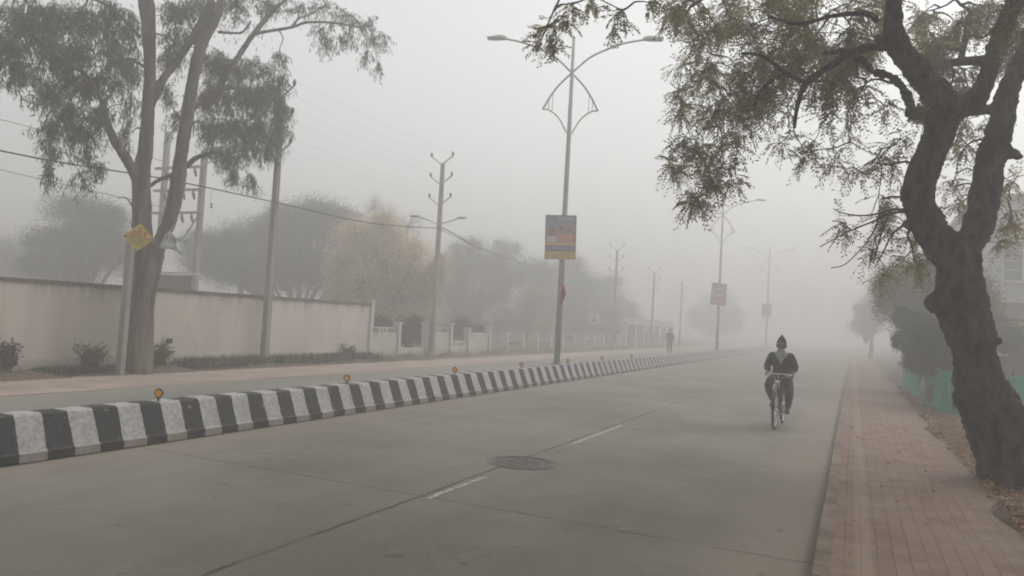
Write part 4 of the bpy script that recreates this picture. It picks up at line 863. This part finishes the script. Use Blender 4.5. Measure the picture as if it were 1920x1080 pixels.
far_tree('leafy_bush', 'green leafy bush growing over the green netting beside the path', [(1.95, 21.0, 0), (2.3, 20.6, 0)], [lob(1742, 640, 20.6, 40, 36), lob(1770, 670, 20.4, 34, 34), lob(1720, 610, 21, 30, 24), lob(1735, 680, 20.6, 34, 22), lob(1795, 620, 21, 30, 44), lob(1700, 640, 21.6, 24, 22), lob(1712, 665, 21.4, 16, 16), lob(1700, 595, 22, 22, 18)], M['leaf_bush'], 15000, .075, group='trees fading into the fog beside the path', clump=.22)
far_tree('leafy_bush', 'pale foggy bush behind the grey wall right of the dark trunk', [(5.3, 27.5, 0)], [lob(1880, 630, 27, 30, 24), lob(1915, 640, 27, 30, 26), lob(1860, 610, 27.4, 24, 24)], M['leaf_olive'], 3500, .10, group='trees fading into the fog beside the path')

for px, Y, l in ((715, 15.8, 'dark brownish shrub behind the stained wall panel next to the tall wall'), (772, 16.6, 'dark shrub filling the gap above the knee-high wall'), (868, 21.5, 'dark shrub filling the dipped gap right of the forked utility pole')):
    far_tree('low_shrub', l, [gr(px, 660, Y)], [lob(px, 620, Y, 30, 26), lob(px + 22, 628, Y, 24, 20), lob(px - 20, 630, Y, 24, 20)], M['leaf_shrub'], 2600, .09, group='low shrubs behind the white wall')
# ------------------------------------------------------------------ right side: netting, wall, building
def net_panel(p0, p1, h, label, nu=26, nv=10, z0=.02):
    r = empty('netting_fence', (p0[0], p0[1], 0), label, 'netting', 'panels of green netting beside the path'); b = MB(); vs = []
    d = Vector((p1[0] - p0[0], p1[1] - p0[1], 0)); nr = Vector((-d.y, d.x, 0)).normalized()
    for j in range(nv + 1):
        for i in range(nu + 1):
            u, v = i / nu, j / nv; s_ = math.sin(math.pi * ((u * 2) % 1)); hh = h - .10 * s_ * v
            vs.append(d * u + nr * (.05 * math.sin(u * 17 + v * 2) * (1 - .4 * v) + .03 * math.sin(u * 41 + v * 5)) + Vector((0, 0, z0 + hh * v)))
    b.add(vs, [(j * (nu + 1) + i, j * (nu + 1) + i + 1, (j + 1) * (nu + 1) + i + 1, (j + 1) * (nu + 1) + i) for j in range(nv) for i in range(nu)])
    o = b.build('net_sheet', M['net'], r, True); o.modifiers.new('s', 'SOLIDIFY').thickness = .004
    for u in (0, .5, 1): q = d * u; MB().tube([q + nr * .09, q + nr * .09 + Vector((0, 0, h + .12))], .02, 6).build('stake', M['bark_far'], r)
    return r
pA, pB, pC = G(1691, 722), G(1727, 764), G(1790, 787)
net_panel((pA.x, pA.y), (pB.x, pB.y), 1.02, 'green net panel running along the path beyond the dark trunk')
net_panel((pB.x + .02, pB.y - .02), (pC.x, pC.y), 1.08, 'green net panel facing the viewer just left of the dark trunk')
net_panel((pC.x + .03, pC.y), (4.9, 22.6), .98, 'green net panel seen right of the dark trunk')
b = MB(); b.box((2.9, 25.4, -.05), (16, 25.6, 1.32)); b.box((2.86, 25.36, 1.322), (16, 25.64, 1.38)); o = b.build('boundary_wall', M['bwall']); tag(o, 'grey brown boundary wall seen right of the dark trunk', 'wall')
bd = empty('pale_building', (4.6, 36, 0), 'pale two-storey building in fog at the right edge behind the dark trunk', 'building')
MB().box((0, 0, 0), (13, 9, 7.6)).build('wall', M['bld'], bd)
MB().box((-.25, -.3, 7.602), (13.2, 9.2, 7.85)).build('roof_slab', M['bwall'], bd)
for x in (.9, 3.3, 5.7):
    for z in (.9, 4.35):
        w_ = MB(); w_.box((x, -.03, z), (x + 1.3, -.002, z + 1.6)); w_ = w_.build('window', M['glass'], bd)
        f = MB(); f.box((x - .08, -.09, z - .1), (x + 1.38, -.031, z - .002)); f.box((x - .08, -.09, z + 1.602), (x + 1.38, -.031, z + 1.7)); f.box((x - .08, -.09, z), (x - .001, -.031, z + 1.6)); f.box((x + 1.301, -.09, z), (x + 1.38, -.031, z + 1.6)); f.box((x + .62, -.07, z), (x + .68, -.031, z + 1.6))
        for k in range(1, 4): f.box((x, -.06, z + k * .4), (x + 1.3, -.035, z + k * .4 + .03))
        f.build('frame', M['pale'], w_)
b = MB(); b.add([(-.3, -1.7, 2.75), (13, -1.7, 2.75), (13, -.005, 3.45), (-.3, -.005, 3.45), (-.3, -1.7, 2.65), (13, -1.7, 2.65), (13, -.005, 3.35), (-.3, -.005, 3.35)], [(0, 1, 2, 3), (7, 6, 5, 4), (0, 4, 5, 1), (1, 5, 6, 2), (2, 6, 7, 3), (3, 7, 4, 0)]); b.build('porch_roof', M['panel'], bd)
for x in (.1, 3.0, 6.0): MB().box((x, -1.6, 0), (x + .22, -1.4, 2.7)).build('porch_column', M['pale'], bd)
wire([V(1790, 478, 26), V(1865, 437, 25), V(1925, 404, 24), V(2050, 330, 22)], .014, 'lower dark cable slanting up to the right beyond the dark trunk')
wire([V(1790, 440, 26), V(1870, 396, 25), V(1925, 358, 24), V(2050, 270, 22)], .012, 'upper thin cable slanting up to the right beyond the dark trunk')

# ------------------------------------------------------------------ weeds and litter
def plant(loc, h, w_, n, m, label, group='weeds along the tall wall'):
    r = empty('weed_bush', loc, label, 'plant', group); st = MB(); Lf = []
    for _ in range(14):
        d = Vector((random.gauss(0, w_ * .4), random.gauss(0, w_ * .4), h * random.uniform(.6, 1))); st.tube([(0, 0, -.05), d * .5 + Vector((0, 0, .04)), d], [.008, .006, .003], 4, False)
        k = n // 14; t = rng.uniform(.25, 1, (k, 1)); P = np.array(tuple(d)) * t + rng.normal(size=(k, 3)) * .045; Lf.append(leaves(P, rng.normal(size=(k, 3)) + np.array([0, 0, .2]), rng.uniform(.05, .11, k), .035))
    st.build('stem', M['dryweed'], r); quads('leaves', np.concatenate(Lf), m, r); return r
plant((-14.55, 8.95, .08), .62, .28, 900, M['weed'], 'dark narrow weed bush by the tall wall near the left edge')
plant((-14.35, 10.45, .08), .55, .42, 1100, M['weed'], 'green weed bush just left of the leafy tree trunk')
plant((-14.45, 12.3, .08), .62, .32, 800, M['weed'], 'weed bush just right of the leafy tree trunk')
plant((-14.6, 8.3, .05), .35, .4, 500, M['weed'], 'low weed at the very left edge before the wall')
plant((-14.6, 19.6, .08), .42, .4, 700, M['weed'], 'low weed bush near the far end of the tall wall')
n_ = 15000; yv = rng.uniform(6, 21, n_); xv = -14.15 - rng.beta(2, 1.3, n_) * .75
keep = (np.sin(yv * 1.3) + np.sin(yv * 3.1 + 1) * .6 + rng.normal(size=n_) * .5 > -.2) | (yv > 12.8); yv, xv = yv[keep], xv[keep]; hh = rng.uniform(.06, .26, len(yv)) * np.where(yv > 13, 1.25, .7)
P = np.stack([xv, yv, np.full(len(yv), .04)], 1); D = rng.normal(size=P.shape) * .45; D[:, 2] = 1
vsq = leaves(P, D, hh, .03); h1 = len(vsq) // 2
tag(quads('roadside_grass', vsq[:h1], M['weed']), 'patchy green and dry grass along the foot of the tall wall', 'grass', kind='stuff')
tag(quads('dry_grass', vsq[h1:], M['dryweed']), 'dry straw-coloured grass along the foot of the tall wall', 'grass', kind='stuff')
n_ = 8500; yv = rng.uniform(5.5, 26, n_) ; xv = 1.35 + np.abs(rng.normal(size=n_)) * .55; zz = np.array([bank(a, b_) + .015 if a > 1.5 else max(.09, bank(a, b_) + .015) for a, b_ in zip(xv, yv)])
m2 = 110; yv2 = rng.uniform(4, 22, m2); xv2 = rng.uniform(-.05, 1.35, m2) ** 1.0
P = np.stack([np.r_[xv, xv2], np.r_[yv, yv2], np.r_[zz, np.full(m2, .088)]], 1); D = rng.normal(size=P.shape); D[:, 2] *= .18; Lq = leaves(P, D, rng.uniform(.03, .085, len(P)), .03)
Lq[:, 1, 2] = P[:, 2] + rng.uniform(0, .02, len(P)); Lq[:, 3, 2] = P[:, 2] + rng.uniform(0, .02, len(P)); Lq[:, 2, 2] = P[:, 2] + rng.uniform(0, .02, len(P))
tag(quads('fallen_leaves', Lq, M['litter']), 'brown fallen leaves and rubble along the right edge of the path', 'leaf litter', kind='stuff')
b = MB()
for _ in range(240):
    y = random.uniform(6, 24); x = 1.42 + abs(random.gauss(0, .4)); r_ = random.uniform(.008, .03) * (1.5 if random.random() < .1 else 1); b.ball((x, y, bank(x, y) + .02 if x > 1.5 else .09), r_, 6, 4, (1.2, .9, .6))
tag(b.build('pebbles', M['stone']), 'pale pebbles scattered on the earth beside the path', 'pebbles', kind='stuff')

# ------------------------------------------------------------------ people and bicycle
def body_mesh(name, chains, voxel, m, parent, balls=(), sm=2):
    b = MB()
    for pts, rad in chains: pp, rr = smooth_path(pts, rad, 3); b.capsule(pp, rr, 12)
    for c, r_, sc in balls: b.ball(c, r_, 14, 10, sc)
    o = b.build(name, m, parent, True); remesh(o, voxel, smooth=sm); return o
bike = empty('bicycle', (-1.165, 14.27, 0), 'old black roadster bicycle ridden toward the viewer on the road', 'bicycle', rz=R(-2))
WR = .345
def wheel(y, steer=0.0):
    r = bpy.data.objects.new('wheel', None); C.objects.link(r); r.parent = bike; r.location = (0, y, WR); r.rotation_euler = (0, 0, steer)
    def tor(R_, r_, seg=48, s2=8):
        b = MB(); pts = [(0, R_ * math.cos(2 * math.pi * k / seg), R_ * math.sin(2 * math.pi * k / seg)) for k in range(seg)]; vs = []
        for k in range(seg):
            a = 2 * math.pi * k / seg
            for j in range(s2): q = 2 * math.pi * j / s2; rr = R_ + r_ * math.cos(q); vs.append((r_ * math.sin(q), rr * math.cos(a), rr * math.sin(a)))
        b.add(vs, [(k * s2 + j, k * s2 + (j + 1) % s2, ((k + 1) % seg) * s2 + (j + 1) % s2, ((k + 1) % seg) * s2 + j) for k in range(seg) for j in range(s2)]); return b
    tor(WR - .02, .02).build('tyre', M['rubber'], r, True); tor(WR - .045, .012).build('rim', M['chrome'], r, True)
    b = MB()
    for k in range(32): a = 2 * math.pi * k / 32; s_ = 1 if k % 2 else -1; b.tube([(s_ * .03, .02 * math.cos(a), .02 * math.sin(a)), (0, (WR - .05) * math.cos(a + .12 * s_), (WR - .05) * math.sin(a + .12 * s_))], .0016, 3)
    b.build('spokes', M['chrome'], r); MB().tube([(-.05, 0, 0), (.05, 0, 0)], .022, 10).build('hub', M['chrome'], r, True); return r
wheel(-.55, R(0)); wheel(.55)
b = MB(); S, H_, BB, RA, FA = (0, .22, .80), (0, -.32, .84), (0, .08, .29), (0, .55, WR), (0, -.55, WR)
for a, c, r_ in ((S, (0, -.30, .80), .014), (S, BB, .015), ((0, -.35, .66), BB, .016), (H_, (0, -.37, .60), .018)): b.tube([a, c], r_, 8)
for s_ in (-.055, .055): b.tube([(s_ * .4, .09, .30), (s_, .55, WR)], .010, 6); b.tube([(s_ * .4, .22, .78), (s_, .55, WR)], .009, 6)
b.build('frame', M['bframe'], bike, True)
b = MB()
for s_ in (-.05, .05): b.tube([(s_ * .6, -.37, .70), (s_, -.40, .62), (s_, -.47, .45), (s_, -.55, WR)], .011, 6)
b.tube([(-.05, -.385, .71), (.05, -.385, .71)], .015, 6); b.build('fork', M['bframe'], bike, True)
hb = MB(); pts = [(-.213, -.10, .93), (-.213, -.22, .935), (-.20, -.31, .94), (-.14, -.345, .945), (0, -.35, .95), (.14, -.345, .945), (.20, -.31, .94), (.213, -.22, .935), (.213, -.10, .93)]
pp, rr = smooth_path(pts, [.012] * 9, 4); hb.tube(pp, rr, 8); hb.tube([(0, -.35, .95), (0, -.32, .84)], .013, 8); hbo = hb.build('handlebar', M['chrome'], bike, True)
for s_ in (-1, 1): MB().tube([(s_ * .213, -.205, .934), (s_ * .213, -.09, .929)], .018, 8).build('grip', M['rubber'], hbo, True)
b = MB()
for s_ in (-1, 1): b.tube([(s_ * .18, -.21, .90), (s_ * .175, -.30, .905), (s_ * .05, -.37, .90), (s_ * .03, -.39, .74)], .005, 5)
b.build('brake_rod', M['chrome'], bike, True)
for yc, a0, a1 in ((-.55, 30, 175), (.55, 5, 165)):
    b = MB(); vs = []; n = 16
    for i in range(n + 1):
        a = R(a0 + (a1 - a0) * i / n)
        for x, dr in ((-.03, 0), (-.02, .012), (0, .016), (.02, .012), (.03, 0)): vs.append((x, yc + (WR + .018 + dr) * math.cos(a), WR + (WR + .018 + dr) * math.sin(a)))
    b.add(vs, [(i * 5 + k, i * 5 + k + 1, i * 5 + 6 + k, i * 5 + 5 + k) for i in range(n) for k in range(4)])
    o = b.build('mudguard', M['bframe'], bike, True); o.modifiers.new('s', 'SOLIDIFY').thickness = .002
b = MB(); b.ball((0, .24, .855), .1, 14, 8, (1.0, 1.25, .32)); b.tube([(0, .18, .855), (0, .04, .85)], [.05, .022], 10); b.tube([(0, .22, .78), (0, .24, .84)], .012, 8); b.build('saddle', M['leather'], bike, True)
b = MB(); ringb(b, .075, .09, -.003, .003, 24); o = b.build('chainring', M['chrome'], bike); o.rotation_euler = (0, R(90), 0); o.location = (.035, .08, .29)
FEET = {-1: (-.11, -.075, .36), 1: (.11, .235, .225)}
for s_ in (-1, 1):
    f = FEET[s_]; MB().tube([(s_ * .05, .08, .29), (s_ * .06, f[1], f[2])], .009, 6).build('crank', M['chrome'], bike)
    MB().box((s_ * .11 - .045, f[1] - .04, f[2] - .011), (s_ * .11 + .045, f[1] + .04, f[2] + .011)).build('pedal', M['rubber'], bike)
b = MB(); b.box((-.05, .30, .80), (.05, .72, .812)); b.tube([(-.045, .70, .80), (-.05, .56, .36)], .005, 5); b.tube([(.045, .70, .80), (.05, .56, .36)], .005, 5); b.build('carrier', M['bframe'], bike)
MB().ball((0, -.42, .80), .045, 12, 8).build('headlight', M['chrome'], bike, True)

rider = empty('person', (-1.165, 14.27, 0), 'person riding the bicycle in a dark sweater, pale scarf and pointed maroon cap', 'person', rz=R(-2))
ch = [([(0, .24, .93), (0, .16, 1.05), (0, .06, 1.20), (0, .0, 1.30)], [.13, .13, .13, .07]), ([(0, .0, 1.28), (0, -.02, 1.38)], [.058, .055]),
      ([(0, -.075, 1.385), (0, -.06, 1.41)], [.048, .06])]
bl = [((0, -.03, 1.455), .095, (.86, 1.0, 1.12)), ((0, -.125, 1.435), .018, (.8, 1, 1.2)), ((-.083, -.03, 1.44), .022, (.5, .8, 1.3)), ((.083, -.03, 1.44), .022, (.5, .8, 1.3)), ((0, -.11, 1.395), .02, (1.4, .7, .5))]
for s_ in (-1, 1):
    ch += [([(s_ * .16, .01, 1.255), (s_ * .238, .02, 1.06), (s_ * .205, -.07, .975)], [.052, .042, .03]), ([(s_ * .205, -.07, .975), (s_ * .211, -.125, .955)], [.027, .032])]
    for k, dy in enumerate((-.035, -.013, .009, .030)):                 # four fingers curled round the grip
        y = -.15 + dy; L_ = (.95, 1.05, 1, .85)[k]; ch.append(([(s_ * .205, y, .957), (s_ * .226, y - .004, .955 - .003), (s_ * .239, y - .006, .932), (s_ * .228, y - .004, .932 - .022 * L_), (s_ * .208, y, .911)], [.011, .0105, .010, .009, .008]))
    ch.append(([(s_ * .198, -.115, .952), (s_ * .186, -.14, .936), (s_ * .189, -.165, .918)], [.012, .011, .009]))
    f = FEET[s_]; kn = (s_ * .175, -.19, .74) if s_ < 0 else (s_ * .175, -.12, .63)
    ch += [([(s_ * .085, .23, .90), kn, (s_ * .115, f[1] + .045, f[2] + .11), (s_ * .11, f[1] + .03, f[2] + .055)], [.085, .055, .036, .034]), ([(s_ * .11, f[1] + .04, f[2] + .05), (s_ * .11, f[1] - .06, f[2] + .032)], [.032, .024])]
body_mesh('body', ch, .008, M['skin'], rider, bl, 1)
for s_ in (-1, 1): MB().ball((s_ * .032, -.112, 1.462), .011, 8, 6).build('eye', M['dark'], rider, True)
body_mesh('sweater', [([(0, .20, 1.06), (0, .11, 1.12), (0, .045, 1.20), (0, .01, 1.27)], [.168, .172, .158, .095]), ([(-.165, .02, 1.245), (0, .03, 1.25), (.165, .02, 1.245)], [.066, .10, .066])] +
          [([(s_ * .155, .015, 1.25), (s_ * .234, .025, 1.07), (s_ * .205, -.035, .998)], [.074, .064, .050]) for s_ in (-1, 1)], .012, M['sweater'], rider)
body_mesh('waistcoat', [([(0, .25, .91), (0, .20, 1.00), (0, .14, 1.075)], [.165, .168, .166]), ([(-.08, .22, .90), (.08, .22, .90)], [.12, .12])], .012, M['maroon'], rider)
body_mesh('trousers', [([(s_ * .085, .22, .90), ((s_ * .175, -.19, .74) if s_ < 0 else (s_ * .175, -.12, .63)), (s_ * .118, FEET[s_][1] + .05, FEET[s_][2] + .12)], [.096, .074, .050]) for s_ in (-1, 1)] + [([(-.08, .23, .91), (.08, .23, .91)], [.11, .11])], .012, M['trouser'], rider)
for s_ in (-1, 1):
    f = FEET[s_]; body_mesh('shoe', [([(s_ * .11, f[1] + .085, f[2] + .048), (s_ * .112, f[1] - .02, f[2] + .045), (s_ * .115, f[1] - .115, f[2] + .036)], [.040, .042, .030])], .008, M['shoe'], rider)
body_mesh('scarf', [([(-.085, .0, 1.30), (-.04, -.075, 1.29), (.03, -.085, 1.29), (.085, .0, 1.30), (.03, .06, 1.31), (-.04, .06, 1.31), (-.085, .0, 1.30)], [.042] * 7), ([(-.05, -.085, 1.27), (0, -.115, 1.21), (.012, -.118, 1.13)], [.045, .04, .02]), ([(.06, -.075, 1.28), (.03, -.105, 1.22), (.01, -.115, 1.16)], [.04, .035, .02]), ([(-.03, -.09, 1.355), (.03, -.09, 1.355)], [.04, .04])], .009, M['scarf'], rider)
body_mesh('cap', [([(0, -.022, 1.485), (0, -.02, 1.54), (0, -.012, 1.585), (0, -.01, 1.625)], [.090, .068, .034, .016]), ([(-.045, .02, 1.44), (0, .045, 1.43), (.045, .02, 1.44)], [.045, .05, .045])], .009, M['capwool'], rider)

walker = empty('person', (-10.6, 47.5, 0), 'dim foggy figure of a person standing on the far carriageway beyond the divider', 'person', rz=R(15))
ch = [([(0, .02, .86), (0, .02, 1.0), (0, 0, 1.2), (0, 0, 1.33)], [.12, .12, .13, .06]), ([(0, 0, 1.31), (0, 0, 1.42)], [.05, .05]), ([(-.15, 0, 1.29), (-.22, .02, 1.05), (-.21, -.08, .84)], [.05, .04, .03]), ([(.15, 0, 1.29), (.22, .02, 1.05), (.20, -.10, .86)], [.05, .04, .03]),
      ([(-.08, 0, .86), (-.09, -.03, .47), (-.09, 0, .08)], [.08, .055, .04]), ([(.08, 0, .86), (.10, .02, .47), (.10, .06, .08)], [.08, .055, .04])]
for s_ in (-1, 1):
    for k in range(4): ch.append(([(s_ * .21, -.10 - .018 * k, .84), (s_ * .215, -.11 - .018 * k, .79), (s_ * .20, -.105 - .017 * k, .76)], [.010, .009, .008]))
    ch.append(([(s_ * .20, -.085, .83), (s_ * .185, -.12, .79)], [.011, .009]))
body_mesh('body', ch, .010, M['skin'], walker, [((0, -.01, 1.50), .09, (.86, 1, 1.15)), ((0, -.10, 1.49), .016, (.8, 1, 1.2))], 1)
body_mesh('shirt', [([(0, .02, .88), (0, .02, 1.0), (0, 0, 1.2), (0, 0, 1.28)], [.15, .15, .155, .10]), ([(-.15, 0, 1.29), (-.23, .02, 1.05), (-.215, -.07, .90)], [.07, .06, .045]), ([(.15, 0, 1.29), (.23, .02, 1.05), (.205, -.08, .90)], [.07, .06, .045])], .014, M['sweater'], walker)
body_mesh('trousers', [([(s_ * .08, 0, .88), (s_ * .095, -.01, .47), (s_ * .095, .03, .12)], [.11, .08, .065]) for s_ in (-1, 1)], .014, M['trouser'], walker)
for s_, yy_ in ((-1, 0), (1, .06)): body_mesh('shoe', [([(s_ * .095, yy_ + .03, .045), (s_ * .10, yy_ - .13, .035)], [.042, .034])], .010, M['shoe'], walker)
MB().ball((0, .008, 1.53), .093, 12, 8, (.9, 1.02, 1.0)).build('hair', M['hair'], walker, True)

# ------------------------------------------------------------------ haze
hb = MB(); hb.box((-150, -40, -1.0), (120, 260, 13.2)); hz = hb.build('haze', None)
hm = bpy.data.materials.new('haze_volume'); hm.use_nodes = True; n = hm.node_tree; n.nodes.clear()
pv = n.nodes.new('ShaderNodeVolumePrincipled'); pv.inputs['Color'].default_value = (.80, .79, .78, 1); pv.inputs['Density'].default_value = HAZE; pv.inputs['Anisotropy'].default_value = .45
oo = n.nodes.new('ShaderNodeOutputMaterial'); n.links.new(pv.outputs[0], oo.inputs['Volume'])
hz.data.materials.clear(); hz.data.materials.append(hm); tag(hz, kind='stuff')
